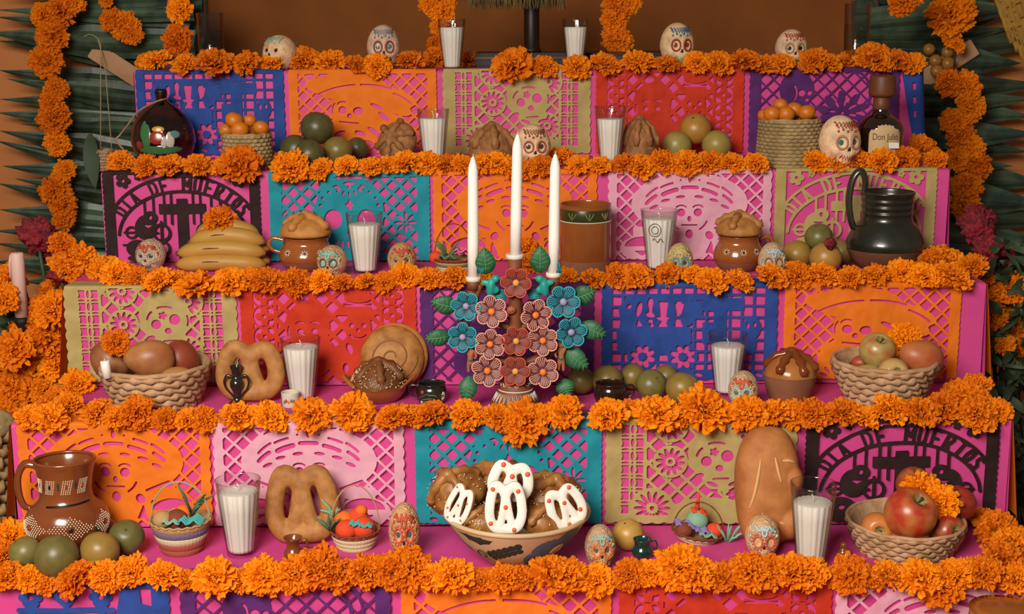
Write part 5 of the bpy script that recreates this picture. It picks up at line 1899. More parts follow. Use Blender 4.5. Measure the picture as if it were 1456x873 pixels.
# short white candle stub in the mango bowl
c = on_y(153, 537, bl.y - brl * .80)
root = thing('candle_stub', 'short white candle stub stuck in the mango bowl', 'candle', c, (0, R(-6), 0))
MB().lathe([(0.0085, 0), (0.0088, 0.031), (0.0075, 0.033), (0.002, 0.032)], 20).obj('wax', wax_m, root)
MB().tube([(0, 0, 0.031), (0, 0, 0.037)], 0.0008, 6).obj('wick', wick_m, root)

# brown pot on the lowest tier, only its rim in view
loc = P(5, 1418, d=0.13)
H = up(loc, 866)
root = thing('clay_pot', 'round brown clay pot on the lowest tier below the light pink banner', 'pot', loc)
Pot(root, [(0.045, 0), (0.07, H * .3), (0.072, H * .6), (0.058, H * .88), (0.056, H)], clay_or)
MB().lathe([(0.0575, H), (0.04, H + 0.003), (0.012, H + 0.006), (0.0, H + 0.0062)], 36, cap1=False).obj('lid', clay_or, root)
# ------------------------------------------------------------------ tree-of-life candelabra
TC = P(3, 733, d=0.072)
YC = TC.y
terra = mat('terracotta', '7E4526', 0.6, '70391E', 10)
terra_w = mat('white_slip', 'DCD2C6', 0.6)


def cl(px, py, dy=0.0):
    """candelabra-local point seen at px, py, dy in front (-) of or behind its middle plane"""
    return on_y(px, py, YC + dy) - TC


sC = mpp(TC + Vector((0, 0, 0.1)))
root = thing('candelabra', 'painted clay tree-of-life candelabra covered in flowers and leaves', 'candelabra', TC)
CAND = root
bh = cl(733, 538).z
Pb = Pot(root, [(40 * sC, 0), (40 * sC, 0.003), (33 * sC, bh * .35), (22 * sC, bh * .8), (15 * sC, bh * 1.15), (13 * sC, bh * 1.3)], terra, 'base', 48, 0.004)
for k in range(14):
    Pb.stroke([(-84 + 13 * k - 4, bh * .62), (-84 + 13 * k, bh * .36), (-84 + 13 * k + 4, bh * .62)], 0.0009, terra_w, 'slip_leaf')
Pb.stroke([(-90 + 6 * k, bh * .70) for k in range(31)], 0.0011, terra_w, 'slip_line')
Pb.stroke([(-90 + 6 * k, bh * (.86 + .05 * math.sin(k * 1.5))) for k in range(31)], 0.0011, terra_w, 'slip_line')
wv = MB()
wv.lathe([(41 * sC, 0.0006), (41.2 * sC, 0.004), (38.5 * sC, 0.010), (36 * sC, 0.0125)], 72, lambda a, r_, z: r_ * (1 + (0.03 * math.sin(9 * a) if z > 0.006 else 0)), False, False).obj('white_foot', terra_w, root)
# trunk and arms
MB().tube(spline([cl(733, 540), cl(733, 480), cl(733, 430), cl(733, 390)], 5), [0.016] * 6 + [0.013] * 6 + [0.0115] * 4, 12).obj('trunk', terra, root)
for sg in (-1, 1):
    X_ = lambda k: 733 + sg * k
    e = (673, 410) if sg < 0 else (787, 410)
    MB().tube(spline([cl(X_(0), 520), cl(X_(52), 500), cl(X_(72), 460), cl(X_(66), 425), cl(*e)], 6), 0.0085, 10).obj('arm', terra, root)
    MB().tube(spline([cl(X_(0), 470), cl(X_(40), 450), cl(X_(56), 430), cl(X_(50), 405)], 6), 0.006, 10).obj('arm', terra, root)
SOCK = [(673, 398, 412, 8.5), (732, 366, 398, 10), (787, 392, 410, 8.5)]
for (px, y0, y1, rr_) in SOCK:
    a, b = cl(px, y0), cl(px, y1)
    r_ = rr_ * sC
    MB().lathe([(r_ * .95, 0), (r_ * 1.05, (a - b).z)], 24).obj('candle_socket', terra, root, b)
    MB().lathe([(r_ * 1.0, 0), (r_ * 1.25, 0.002), (r_ * 1.28, 0.008), (r_ * 1.1, 0.010), (r_ * .86, 0.009)], 28).obj('socket_rim', terra_w, root, (a.x, a.y, a.z - 0.003))


def clay_flower_mesh(key, base, vein, centre):
    pm, vm, cm_ = mat('petal_' + key, base, 0.5), mat('vein_' + key, vein, 0.5), mat('centre_' + key, centre, 0.5)
    n, rings = 96, 7
    rf = lambda a: 0.70 + 0.30 * abs(math.cos(3 * a)) ** 0.6
    vs, fs = [(0, -0.06, 0)], []
    for j in range(1, rings + 1):
        k = j / rings
        for i in range(n):
            a = 2 * PI * i / n
            r_ = rf(a) * k
            y = -0.10 - 0.16 * k ** 2 + 0.10 * (1 - abs(math.cos(3 * a))) * k
            vs.append((r_ * math.cos(a), y, r_ * math.sin(a)))
    for i in range(n):
        fs.append((0, 1 + i, 1 + (i + 1) % n))
        for j in range(rings - 1):
            q0, q1 = 1 + j * n, 1 + (j + 1) * n
            fs.append((q0 + i, q1 + i, q1 + (i + 1) % n, q0 + (i + 1) % n))
    # back side
    k0 = len(vs)
    vs.append((0, 0.12, 0))
    for i in range(n):
        fs.append((k0, 1 + (rings - 1) * n + (i + 1) % n, 1 + (rings - 1) * n + i))
    pet = MB().add(vs, fs).mesh('petals', pm)
    vb = MB()
    for p in range(6):
        for q_ in range(-2, 3):
            a = PI / 3 * p + q_ * 0.155
            pts = []
            for k in (0.34, 0.55, 0.75, 0.93):
                r_ = rf(a) * k
                pts.append((r_ * math.cos(a), -0.10 - 0.16 * k ** 2 + 0.10 * (1 - abs(math.cos(3 * a))) * k - 0.008, r_ * math.sin(a)))
            vb.tube(pts, [0.012, 0.022, 0.028, 0.026], 5)
    rim = [(rf(a) * math.cos(a), -0.26 + 0.10 * (1 - abs(math.cos(3 * a))), rf(a) * math.sin(a)) for a in [2 * PI * i / n for i in range(n)]]
    vb.tube(rim, 0.05, 6, closed=True)
    return pet, tag_none(vb.mesh('veins', vm)), MB().ball((0, -0.14, 0), (0.22, 0.14, 0.22), 16, 10).mesh('flower_centre', cm_)


def tag_none(x): return x


FT = {'blue': clay_flower_mesh('blue', '0A3846', '2C9CAE', '9A8CB4'), 'rose': clay_flower_mesh('rose', '4E1622', 'D29482', 'EE7424'), 'rust': clay_flower_mesh('rust', '561610', 'B64A32', 'D9923C')}
for (px, py, w_, kind, dy) in [(734, 402, 42, 'rust', -0.022), (734, 485, 41, 'rust', -0.024), (733, 528, 41, 'rust', -0.026),
                               (699, 443, 44, 'rose', -0.020), (697, 489, 42, 'rose', -0.020), (693, 527, 44, 'rose', -0.02), (761, 448, 44, 'rose', -0.02), (772, 484, 42, 'rose', -0.02), (772, 529, 43, 'rose', -0.02),
                               (663, 435, 41, 'blue', -0.014), (658, 479, 41, 'blue', -0.014), (801, 429, 45, 'blue', -0.014), (812, 472, 43, 'blue', -0.014)]:
    c = cl(px, py, dy)
    r_ = w_ * sC / 2 * 1.02
    f = inst('flower', FT[kind][0], root, c, (R(-8 + rnd.uniform(-5, 5)), rnd.uniform(0, 1), R(rnd.uniform(-8, 8))), r_)
    tag(f, {'blue': 'blue clay flower with lilac centre', 'rose': 'rose clay flower with orange centre', 'rust': 'rust red clay flower with yellow centre'}[kind])
    inst('veins', FT[kind][1], f)
    inst('flower_centre', FT[kind][2], f)
    # stalk to the trunk
    tp = cl(733 + (px - 733) * 0.25, py + 10, 0.0)
    MB().tube([c, (c + tp) / 2 + Vector((0, 0.004, 0)), tp], 0.0028, 6).obj('stalk', terra, root)
leaf_gm = mat('clay_leaf_green', '2E6440', 0.5, '275636', 12)
leaf_vm = mat('clay_leaf_vein', '4E8A5A', 0.5)


def clay_leaf(p0, p1, wd, up_=Vector((0, -1, 0))):
    """leaf from p0 to p1 with raised veins"""
    a, b = Vector(p0), Vector(p1)
    ax = (b - a)
    L = ax.length
    ax.normalize()
    sd = ax.cross(up_).normalized()
    n = 10
    vs, fs = [], []
    for i in range(n + 1):
        k = i / n
        w_ = wd * math.sin(PI * min(1, k * 0.96 + 0.04)) ** 0.75 * (1.15 - 0.4 * k)
        for j in range(5):
            t_ = (j - 2) / 2
            vs.append(a + ax * L * k + sd * w_ * t_ + up_ * (0.006 * math.sin(PI * k) - 0.003 * abs(t_)))
    m = len(vs)
    vs += [v - up_ * 0.003 for v in vs]
    for i in range(n):
        for j in range(4):
            q_ = i * 5 + j
            fs += [(q_, q_ + 1, q_ + 6, q_ + 5), (m + q_, m + q_ + 5, m + q_ + 6, m + q_ + 1)]
        fs += [(i * 5, i * 5 + 5, m + i * 5 + 5, m + i * 5), (i * 5 + 4, m + i * 5 + 4, m + i * 5 + 9, i * 5 + 9)]
    o = MB().add(vs, fs).obj('leaf', leaf_gm, root)
    vb = MB()
    vb.tube([a + ax * L * k + up_ * (0.006 * math.sin(PI * k) + 0.0006) for k in (0.02, .25, .5, .75, .97)], 0.0011, 5)
    for k in (.2, .35, .5, .65, .8):
        w_ = wd * math.sin(PI * k) ** .75 * (1.15 - .4 * k) * .85
        for sg in (-1, 1):
            vb.tube([a + ax * L * k + up_ * (0.006 * math.sin(PI * k) + 0.0004), a + ax * L * min(1, k + .12) + sd * sg * w_ + up_ * (0.006 * math.sin(PI * k) - 0.002)], 0.0008, 5)
    vb.obj('veins', leaf_vm, o)


for (x0, y0, x1, y1, wd) in [(692, 390, 688, 352, 15), (768, 388, 768, 350, 15), (650, 438, 612, 428, 14), (640, 478, 604, 482, 13), (668, 536, 662, 572, 14), (800, 540, 808, 563, 14), (816, 425, 847, 413, 15), (826, 462, 862, 478, 14), (804, 498, 836, 524, 15)]:
    clay_leaf(cl(x0, y0, -0.004), cl(x1, y1, -0.010), wd * sC)
bird_m = mat('turquoise_glaze', '219C8C', 0.45, '1C8A7E', 12)
wing_m = mat('dark_teal_glaze', '176068', 0.5, '2C8A90', 60)
for sg, bx, by in ((-1, 698, 408), (1, 774, 408)):
    b = cl(bx, by, -0.018)
    bd = MB().ball((0, 0, 0), (0.0085, 0.008, 0.019), 14, 10).ball((sg * -0.006, -0.002, 0.017), (0.0075, 0.007, 0.0075), 12, 8).ball((sg * 0.009, 0.0, 0.006), (0.011, 0.004, 0.006), 12, 8).ball((-sg * 0.008, 0.0, -0.004), (0.009, 0.004, 0.008), 12, 8)
    bd.tube([(-sg * 0.011, -0.003, 0.019), (-sg * 0.018, -0.004, 0.022)], [0.0025, 0.0006], 6)
    o = bd.obj('bird', bird_m, root, b, (0, R(-sg * 10), 0))
    remesh(o, 0.0018, 2)
    for (wx, wy, rot) in ((bx - sg * -16, 380, 35), (bx + sg * -14, 418, -10)):
        c = cl(wx if sg < 0 else wx, wy, -0.006)
        wmb = MB()
        for k in range(5): wmb.tube([(-0.012, 0, (k - 2) * 0.0034), (0.012, -0.001, (k - 2) * 0.0040)], [0.0018, 0.0024], 6)
        wmb.obj('wing', wing_m, root, c, (0, R(rot * sg + (45 if wy < 400 else 0) * sg), 0))
skin_c = mat('figurine_clay', '9A5A3A', 0.6)
for (fx, fy, sg) in ((669, 510, -1), (798, 508, 1)):
    # little clay figurine: one continuous body, painted loincloth and hair
    me = bpy.data.meshes.new('figurine')
    b0 = cl(fx, fy, -0.010)
    k = sC
    J = [(0, 0, -2), (0, 0, 8), (0, 0, 14), (0, -1, 20), (-5, 0, 12), (-9, -2, 5), (-6, -4, 0), (5, 0, 12), (9, -2, 18), (6, -4, 24), (-3, -1, -8), (-4, -2, -19), (3, -1, -8), (3, -2, -20)]
    E_ = [(0, 1), (1, 2), (2, 3), (1, 4), (4, 5), (5, 6), (1, 7), (7, 8), (8, 9), (0, 10), (10, 11), (0, 12), (12, 13)]
    RAD = [4.2, 4.8, 2.2, 4.6, 2.4, 2.0, 1.6, 2.4, 2.0, 1.6, 3.0, 2.0, 3.0, 2.0]
    me.from_pydata([(x * k * sg, y * k, z * k) for x, y, z in J], E_, [])
    o = inst('figurine', me, root, b0)
    sk = o.modifiers.new('skin', 'SKIN')
    for i, v in enumerate(me.skin_vertices[0].data):
        v.radius = (RAD[i] * k, RAD[i] * k)
        v.use_root = i == 0
    o.modifiers.new('sub', 'SUBSURF').levels = 2
    o.modifiers['sub'].render_levels = 2
    me.materials.append(skin_c)
    MB().ball((0, -0.0005, 0), (4.8 * k, 4.6 * k, 4.6 * k), 12, 8).obj('loincloth', leaf_gm, o, (0, 0, -2 * k))
    MB().ball((0, 0, 0), (5.0 * k, 4.6 * k, 4.2 * k), 12, 8, lambda d: Vector((d.x, abs(d.y), d.z))).obj('hair', black_p, o, (0, -0.0005, 22 * k))
MB().ball((0, 0, 0), (7 * sC, 5 * sC, 6 * sC), 14, 10).obj('clay_face', skin_c, root, cl(727, 441, -0.016))
MB().ball((0, 0, 0), (4 * sC, 2 * sC, 2.2 * sC), 10, 6).obj('clay_mouth', red_p, root, cl(727, 442, -0.021))

# three tapers
for (px, y0, yt, nm) in ((673, 396, 222, 'white taper candle beside the leaf tip, tallest flame end below the skull row'), (733, 364, 190, 'white taper candle in the raised middle socket of the candelabra'), (787, 390, 218, 'white taper candle in the socket next to the tall clay cylinder')):
    b = on_y(px, y0, YC) + Vector((0, 0, 0.002))
    h = up(b, yt)
    r_ = 7.4 * sC
    nm2 = nm if px != 673 else 'white taper candle in the socket next to the small striped basket'
    o = thing('taper_candle', nm2, 'candle', b, (0, R({673: 0.4, 733: 1.2, 787: 0.8}[px]), 0))
    MB().lathe([(r_ * 1.05, 0), (r_ * 1.06, h * .3), (r_ * .95, h * .88), (r_ * .75, h * .93), (r_ * .30, h * .985), (0.0004, h)], 24).obj('wax', wax_m, o)
    MB().tube([(0, 0, h * .98), (0.0006, 0, h * 1.015)], 0.0007, 6).obj('wick', wick_m, o)

# ------------------------------------------------------------------ marigolds
mar_m = bpy.data.materials.new('marigold_petal')
mar_m.use_nodes = True
nt = mar_m.node_tree
b = nt.nodes['Principled BSDF']
b.inputs['Roughness'].default_value = 0.65
b.inputs['Specular IOR Level'].default_value = 0.2
at = nt.nodes.new('ShaderNodeAttribute')
at.attribute_name = 'tone'
cr = nt.nodes.new('ShaderNodeValToRGB')
cr.color_ramp.elements[0].color = lin('C66204')
cr.color_ramp.elements[1].color = lin('F79C14')
cr.color_ramp.elements.new(0.5).color = lin('EC8206')
nt.links.new(at.outputs['Fac'], cr.inputs['Fac'])
oi = nt.nodes.new('ShaderNodeObjectInfo')
hs = nt.nodes.new('ShaderNodeHueSaturation')
for sock, lo, hi in (('Hue', 0.489, 0.506), ('Value', 0.86, 1.12)):
    mr = nt.nodes.new('ShaderNodeMapRange')
    mr.inputs['To Min'].default_value, mr.inputs['To Max'].default_value = lo, hi
    nt.links.new(oi.outputs['Random'], mr.inputs['Value'])
    nt.links.new(mr.outputs[0], hs.inputs[sock])
nt.links.new(cr.outputs[0], hs.inputs['Color'])
nt.links.new(hs.outputs[0], b.inputs['Base Color'])
tr = nt.nodes.new('ShaderNodeBsdfTranslucent')
nt.links.new(hs.outputs[0], tr.inputs['Color'])
mx = nt.nodes.new('ShaderNodeMixShader')
mx.inputs[0].default_value = 0.28
nt.links.new(b.outputs[0], mx.inputs[1])
nt.links.new(tr.outputs[0], mx.inputs[2])
nt.links.new(mx.outputs[0], nt.nodes['Material Output'].inputs[0])
calyx_m = mat('green_calyx', '4A5A2A', 0.7)


def marigold_mesh(seed):
    """domed pompom of ruffled petals, radius 1, facing +z"""
    rr = random.Random(seed)
    vs, fs, tone = [], [], []
    layers = [(22, 8, 1.0, 0.30), (22, 24, 1.0, 0.34), (20, 40, 0.98, 0.34), (17, 54, 0.95, 0.32), (13, 68, 0.90, 0.28), (8, 80, 0.86, 0.24), (3, 88, 0.84, 0.2)]
    for (n, el, L, wd) in layers:
        for i in range(n):
            az = 2 * PI * (i + rr.uniform(-.35, .35)) / n + el
            e_ = R(el + rr.uniform(-9, 9))
            l = L * rr.uniform(0.84, 1.10)
            w_ = wd * rr.uniform(0.8, 1.25)
            d = Vector((math.cos(e_) * math.cos(az), math.cos(e_) * math.sin(az), math.sin(e_) * 0.78))
            side = Vector((-math.sin(az), math.cos(az), 0))
            tw = rr.uniform(-0.7, 0.7)
            nrm = d.cross(side).normalized()
            side = (side * math.cos(tw) + nrm * math.sin(tw)).normalized()
            tn = rr.random()
            k0 = len(vs)
            cup = rr.uniform(0.02, 0.10)
            for j, (k, ww) in enumerate(((0.28, 0.25), (0.66, 0.75), (0.90, 1.0), (1.0, 0.72))):
                p = d * (l * k)
                for q_ in (-1, -0.33, 0.33, 1):
                    off = side * (w_ * 0.5 * ww * q_)
                    bend = nrm * (cup * (1 - q_ * q_) * k + (0.10 * rr.uniform(-1, 1) if j >= 2 else 0))
                    rag = d * (rr.uniform(-0.06, 0.06) if j == 3 else 0)
                    vs.append(p + off + bend + rag)
                    tone.append(min(1, max(0, 0.15 + 0.75 * k * (0.55 + 0.45 * tn))))
            for j in range(3):
                for q_ in range(3):
                    a_ = k0 + j * 4 + q_
                    fs.append((a_, a_ + 1, a_ + 5, a_ + 4))
    me = MB().add(vs, fs).mesh('marigold', mar_m, smooth=False, clean=False)
    at_ = me.attributes.new('tone', 'FLOAT', 'POINT')
    at_.data.foreach_set('value', tone)
    return me


MARI = [marigold_mesh(k) for k in range(7)]
CALY = MB().lathe(smooth_prof([(0.02, -0.42), (0.16, -0.40), (0.24, -0.25), (0.30, 0.0), (0.34, 0.12)], 2), 10).mesh('calyx', calyx_m)
MCOUNT = [0]


def marigold(c, r, label, group, face=(0, -0.6, 0.8), caly=True, kk=1.22):
    i = MCOUNT[0]
    MCOUNT[0] += 1
    f = Vector(face) + Vector((rnd.uniform(-.35, .35), rnd.uniform(-.25, .25), rnd.uniform(-.25, .25)))
    qn = f.to_track_quat('Z', 'Y')
    e = (qn.to_matrix() @ Matrix.Rotation(rnd.uniform(0, 6.28), 3, 'Z')).to_euler()
    r *= kk
    o = inst('marigold', MARI[i % len(MARI)], None, Vector(c) - f.normalized() * r * 0.25, e, (r * rnd.uniform(.95, 1.08), r * rnd.uniform(.95, 1.08), r * rnd.uniform(.85, 1.0)))
    tag(o, label, 'marigold', group)
    if caly: inst('calyx', CALY, o)
    return o


GAR = {
    0: [(207, 86, 13), (221, 85, 19), (261, 90, 17), (305, 86, 24), (349, 89, 17), (384, 89, 15), (434, 84, 20), (470, 85, 20), (508, 90, 14), (536, 93, 17), (581, 84, 20), (622, 81, 19), (665, 83, 16), (727, 90, 26), (775, 93, 17),
        (820, 94, 18), (862, 90, 19), (907, 86, 20), (948, 90, 18), (991, 88, 17), (1022, 88, 19), (1058, 84, 21), (1087, 90, 15), (1110, 90, 17), (1155, 85, 19), (1182, 88, 15), (1206, 85, 15), (1246, 81, 24), (1276, 84, 19), (1298, 89, 15)],
    1: [(171, 229, 17), (206, 234, 16), (240, 234, 18), (283, 234, 20), (312, 236, 15), (341, 232, 27), (378, 226, 16), (413, 236, 25), (454, 240, 17), (492, 234, 16), (527, 235, 16), (553, 233, 15), (579, 229, 20), (609, 231, 17), (636, 231, 16),
        (660, 232, 16), (684, 232, 16), (706, 230, 18), (730, 235, 17), (746, 240, 16), (771, 234, 16), (797, 222, 18), (822, 233, 15), (853, 233, 16), (885, 231, 16), (913, 235, 18), (945, 229, 18), (977, 231, 18), (1009, 229, 17), (1042, 229, 17),
        (1076, 231, 17), (1106, 222, 18), (1136, 217, 20), (1162, 228, 17), (1189, 227, 18), (1222, 225, 19), (1254, 227, 19), (1286, 225, 18), (1314, 213, 20), (1330, 226, 15)],
    2: [(145, 382, 19), (168, 389, 21), (194, 394, 16), (223, 396, 19), (250, 396, 15), (276, 403, 25), (326, 398, 22), (352, 396, 17), (380, 396, 20), (422, 400, 20), (454, 398, 17), (487, 400, 15), (519, 398, 14), (546, 400, 14), (578, 391, 19),
        (610, 394, 18), (647, 394, 20), (683, 396, 15), (745, 352, 17), (752, 374, 17), (805, 392, 14), (845, 394, 16), (880, 391, 19), (906, 391, 20), (948, 389, 19), (988, 390, 18), (1013, 397, 21), (1053, 397, 17), (1098, 392, 20), (1138, 390, 19), (1173, 390, 19),
        (1208, 392, 18), (1245, 390, 18), (1283, 387, 20), (1316, 391, 20), (1322, 372, 21), (1350, 368, 26), (1357, 391, 23), (1381, 378, 20)],
    3: [(42, 592, 18), (72, 591, 21), (77, 566, 21), (110, 544, 20), (96, 575, 19), (137, 585, 21), (164, 592, 17), (193, 586, 24), (234, 595, 17), (264, 594, 16), (290, 595, 17), (338, 590, 23), (386, 591, 22), (442, 588, 25), (503, 584, 28), (558, 591, 22),
        (590, 590, 16), (613, 588, 21), (662, 588, 22), (708, 592, 19), (742, 600, 30), (765, 590, 18), (802, 585, 24), (863, 589, 25), (896, 580, 13), (934, 585, 28), (965, 592, 17), (1003, 580, 31), (1061, 587, 24), (1100, 585, 21), (1128, 588, 18), (1157, 587, 22), (1199, 584, 22),
        (1228, 590, 20), (1268, 580, 23), (1311, 584, 24), (1344, 577, 24), (1377, 571, 26), (1391, 588, 24), (1361, 555, 21), (1386, 547, 20), (1418, 582, 18)],
    4: [(10, 818, 20), (40, 822, 18), (66, 828, 16), (105, 821, 25), (150, 819, 21), (185, 811, 24), (232, 816, 22), (265, 824, 15), (305, 818, 28), (345, 824, 17), (375, 818, 26), (420, 815, 24), (452, 806, 32), (478, 815, 24), (520, 811, 25), (556, 812, 24), (580, 806, 28), (615, 820, 19), (645, 816, 27), (682, 824, 16),
        (715, 821, 21), (742, 821, 18), (785, 812, 28), (808, 816, 26), (848, 823, 23), (893, 816, 20), (923, 814, 19), (965, 806, 30), (990, 814, 26), (1025, 818, 20), (1066, 811, 27), (1094, 813, 22), (1128, 811, 26), (1152, 815, 24), (1208, 816, 26), (1240, 820, 17), (1265, 816, 21), (1310, 818, 28), (1338, 832, 28),
        (1358, 815, 22), (1398, 812, 25), (1430, 794, 28), (1445, 820, 24), (1418, 752, 28), (1440, 768, 24), (1402, 738, 18), (14, 762, 24), (5, 788, 18), (38, 764, 16)],
}
for t, lst in GAR.items():
    grp = f'marigold garland of the {ORD[t]} tier'
    for (px, py, rp) in lst:
        r = rp * 0.0013
        for _ in range(3):
            c = on_z(px, py, ZT[t] + 0.75 * r)
            if c.y < YF[t] - 0.45 * r: c = on_y(px, py, YF[t] - 0.45 * r)
            ymax = (YF[t - 1] if t else 9) - r
            if c.y > ymax: c = on_y(px, py, ymax)
            r = rp * mpp(c)
        row = dict(SHEETS)[t]
        col = min(row, key=lambda q_: abs((q_[0] + q_[1]) / 2 - px))[3]
        sz = 'large' if rp >= 24 else ('small' if rp <= 16 else 'middling')
        marigold(c, r, f'{sz} orange marigold head on the {ORD[t]} tier edge above the {col} banner', grp)
# single heads laid on the offerings
for (px, py, rp, y, lab) in [(312, 313, 21, BAN.y, 'orange marigold head laid on top of the bananas'), (166, 487, 17, bl.y - 0.04, 'orange marigold head tucked between two mangoes'),
                             (1287, 482, 20, bq.y + 0.0, 'orange marigold head between the apple and the red mango'), (1311, 699, 24, b5.y + 0.0, 'orange marigold head lying over the apple at the back of the wide bowl'),
                             (1336, 714, 23, b5.y - 0.02, 'orange marigold head hanging between two red apples')]:
    c = on_y(px, py, y)
    marigold(c, rp * mpp(c), lab, 'marigolds on the offerings', (0, -0.8, 0.5))
# garlands on strings in front of the walls
string_m = mat('dark_twine', '2A2218', 0.9)


def garland(lst, y, label, name):
    pts = [on_y(px, py, y + 0.012) for px, py, rp in sorted(lst, key=lambda q_: q_[1])]
    p0 = Vector((pts[0].x, pts[0].y, 2.9))
    o = MB().tube([p0] + pts, 0.002, 6).obj('garland_string', string_m)
    tag(o, f'dark twine of the marigold garland {name}', 'string')
    for px, py, rp in lst:
        c = on_y(px, py, y)
        near = ''
        if name == 'over the left palm':
            near = ', ' + ('above the wooden stick' if py < 60 else 'level with the wooden stick' if py < 150 else 'level with the gourd' if py < 230 else 'above the red cockscomb')
        if name == 'over the right palm':
            near = ', ' + ('above the hung fruit' if py < 60 else 'beside the hung fruit' if py < 140 else 'level with the bottle' if py < 240 else 'above the red cockscomb')
        marigold(c, rp * mpp(c), label.replace(' strung down over the palm on the', ' strung over the palm on the') + near, 'marigold garland ' + name, (0, -1, 0.15))


garland([(60, 22, 17), (84, 18, 22), (72, 52, 21), (65, 88, 20), (81, 127, 14), (72, 146, 16), (76, 167, 20), (81, 203, 16), (91, 242, 14), (79, 270, 19), (90, 292, 18), (90, 310, 15), (103, 2, 15), (84, -20, 18)], 3.76, 'orange marigold strung down over the palm on the left wall', 'over the left palm')
garland([(158, 28, 16), (178, 38, 18), (188, 48, 14), (150, 0, 10)], 3.77, 'orange marigold strung across the palm above the wooden stick', 'above the wooden stick')
garland([(253, 13, 17), (252, 57, 19), (256, -18, 16)], 3.52, 'orange marigold strung beside the left water glass', 'beside the left water glass')
garland([(612, 6, 14), (628, 14, 17), (623, 38, 11), (619, 62, 11), (617, -16, 16)], 3.62, 'orange marigold strung down behind the candle beside the dark stand', 'behind the top candle')
garland([(876, 6, 19), (895, 2, 15), (873, 28, 17), (878, 56, 18), (880, 70, 13), (884, -22, 18)], 3.60, 'orange marigold strung down between the candle and the turquoise-moustached skull', 'between candle and skull')
garland([(1283, 2, 18), (1300, -8, 14)], 3.52, 'orange marigold strung beside the right water glass', 'beside the right water glass')
garland([(1354, 18, 29), (1352, 52, 13), (1362, 62, 11), (1352, 118, 19), (1372, 122, 19), (1381, 152, 19), (1357, 172, 17), (1368, 192, 19), (1378, 208, 18), (1364, 225, 17), (1386, 234, 20), (1376, 262, 19), (1374, 292, 20), (1356, -24, 20)], 3.76, 'orange marigold strung down over the palm on the right wall', 'over the right palm')

# ------------------------------------------------------------------ palm fronds on both walls
palm_m = mat('palm_leaf', '25352A', 0.36, '42543F', 14, spec=0.5, bump=0.1, bscale=50, rand=0.45)
twig_m = mat('dry_stem', '4A4028', 0.85, '3A3220', 14)


def blade(root, p0, p1, wd, droop=0.02, fold=0.35, n=12):
    """pleated palm leaflet from p0 (base) to p1 (tip)"""
    a, b = Vector(p0), Vector(p1)
    ax = b - a
    sd = ax.cross(Vector((0, -1, 0))).normalized()
    vs, fs = [], []
    for i in range(n + 1):
        k = i / n
        w_ = wd * (0.8 + 0.4 * k) if k < 0.5 else wd * (1 - ((k - 0.5) / 0.5) ** 1.1)
        w_ = max(w_, 0.0008)
        c = a + ax * k + Vector((0, 0.0, -droop * math.sin(PI * k)))
        for q_, t_ in enumerate((-1, -0.62, -0.3, 0, 0.3, 0.62, 1)):
            vs.append(c + sd * w_ * t_ + Vector((0, -fold * 1.5 * w_ * (1 - abs(t_)) + (fold * w_ * 0.30 if q_ in (1, 5) else 0) - (fold * w_ * 0.10 if q_ in (2, 4) else 0), 0)))
    m = 7
    for i in range(n):
        for j in range(6):
            q_ = i * m + j
            fs.append((q_, q_ + 1, q_ + m + 1, q_ + m))
    o = MB().add(vs, fs).obj('leaflet', palm_m, root, clean=False, smooth=False)
    so = o.modifiers.new('thick', 'SOLIDIFY')
    so.thickness = 0.0012
    return o


PY0 = 3.86


def frond(name_label, base_px, tips, y0, wpx, seed):
    rr = random.Random(seed)
    bp = on_y(base_px[0], base_px[1], y0)
    root = thing('palm_frond', name_label, 'palm frond', bp, group='palm fronds on the walls')
    for (bx, by, tx, ty, w_) in tips:
        yy = y0 + rr.uniform(-0.03, 0.03)
        p0 = on_y(bx, by, yy + 0.02) - bp
        p1 = on_y(tx, ty, yy) - bp
        blade(root, p0, p1, w_ * mpp(on_y(bx, by, y0)) * 0.66, rr.uniform(-0.004, 0.012), rr.uniform(.25, .5))
    MB().tube([on_y(tips[0][0], tips[0][1] - 10, y0 + 0.03) - bp, on_y((tips[0][0] + tips[-1][0]) / 2 + 4, (tips[0][1] + tips[-1][1]) / 2, y0 + 0.03) - bp, on_y(tips[-1][0], tips[-1][1] + 10, y0 + 0.03) - bp], 0.008, 8).obj('leaf_rib', twig_m, root)


rr = random.Random(3)


def left_tips(ys, bx0, jit=0):
    return [(bx0 + rr.uniform(-15, 15), ty + dy, tx, ty, w_) for (tx, ty, dy, w_) in ys]


frond('green palm frond high on the left wall beside the hanging marigolds', (240, 60), left_tips([(-8, -14, 8, 24), (-5, 14, 4, 22), (-6, 24, 14, 24), (-20, 46, 16, 36), (-4, 58, 40, 26), (40, -8, 0, 28)], 275), PY0, 30, 1)
frond('green palm frond behind the wooden stick and dangling string', (240, 130), left_tips([(0, 100, 24, 34), (10, 112, 36, 28), (0, 141, 12, 26), (-4, 160, 20, 32), (30, 176, 10, 26)], 275), PY0 + 0.01, 30, 2)
frond('green palm frond beside the lacquered gourd', (240, 230), left_tips([(0, 186, 44, 32), (-6, 200, 62, 28), (4, 236, 12, 28), (22, 254, 26, 24), (-2, 261, 50, 30)], 255), PY0 - 0.01, 30, 3)
frond('green palm frond low on the left wall behind the red cockscomb', (240, 320), left_tips([(0, 298, 26, 32), (-10, 328, 16, 26), (-8, 346, 18, 26), (-10, 372, 10, 34), (30, 400, 8, 30)], 245), PY0, 30, 4)
# a darker second layer behind
frond('shaded palm frond hanging behind the other fronds on the left wall', (260, 150), [(290, 14 + 30 * k + rr.uniform(-8, 8), 108 + rr.uniform(-16, 22), 0 + 30 * k + rr.uniform(-8, 8), 38) for k in range(14)], PY0 + 0.055, 36, 5)


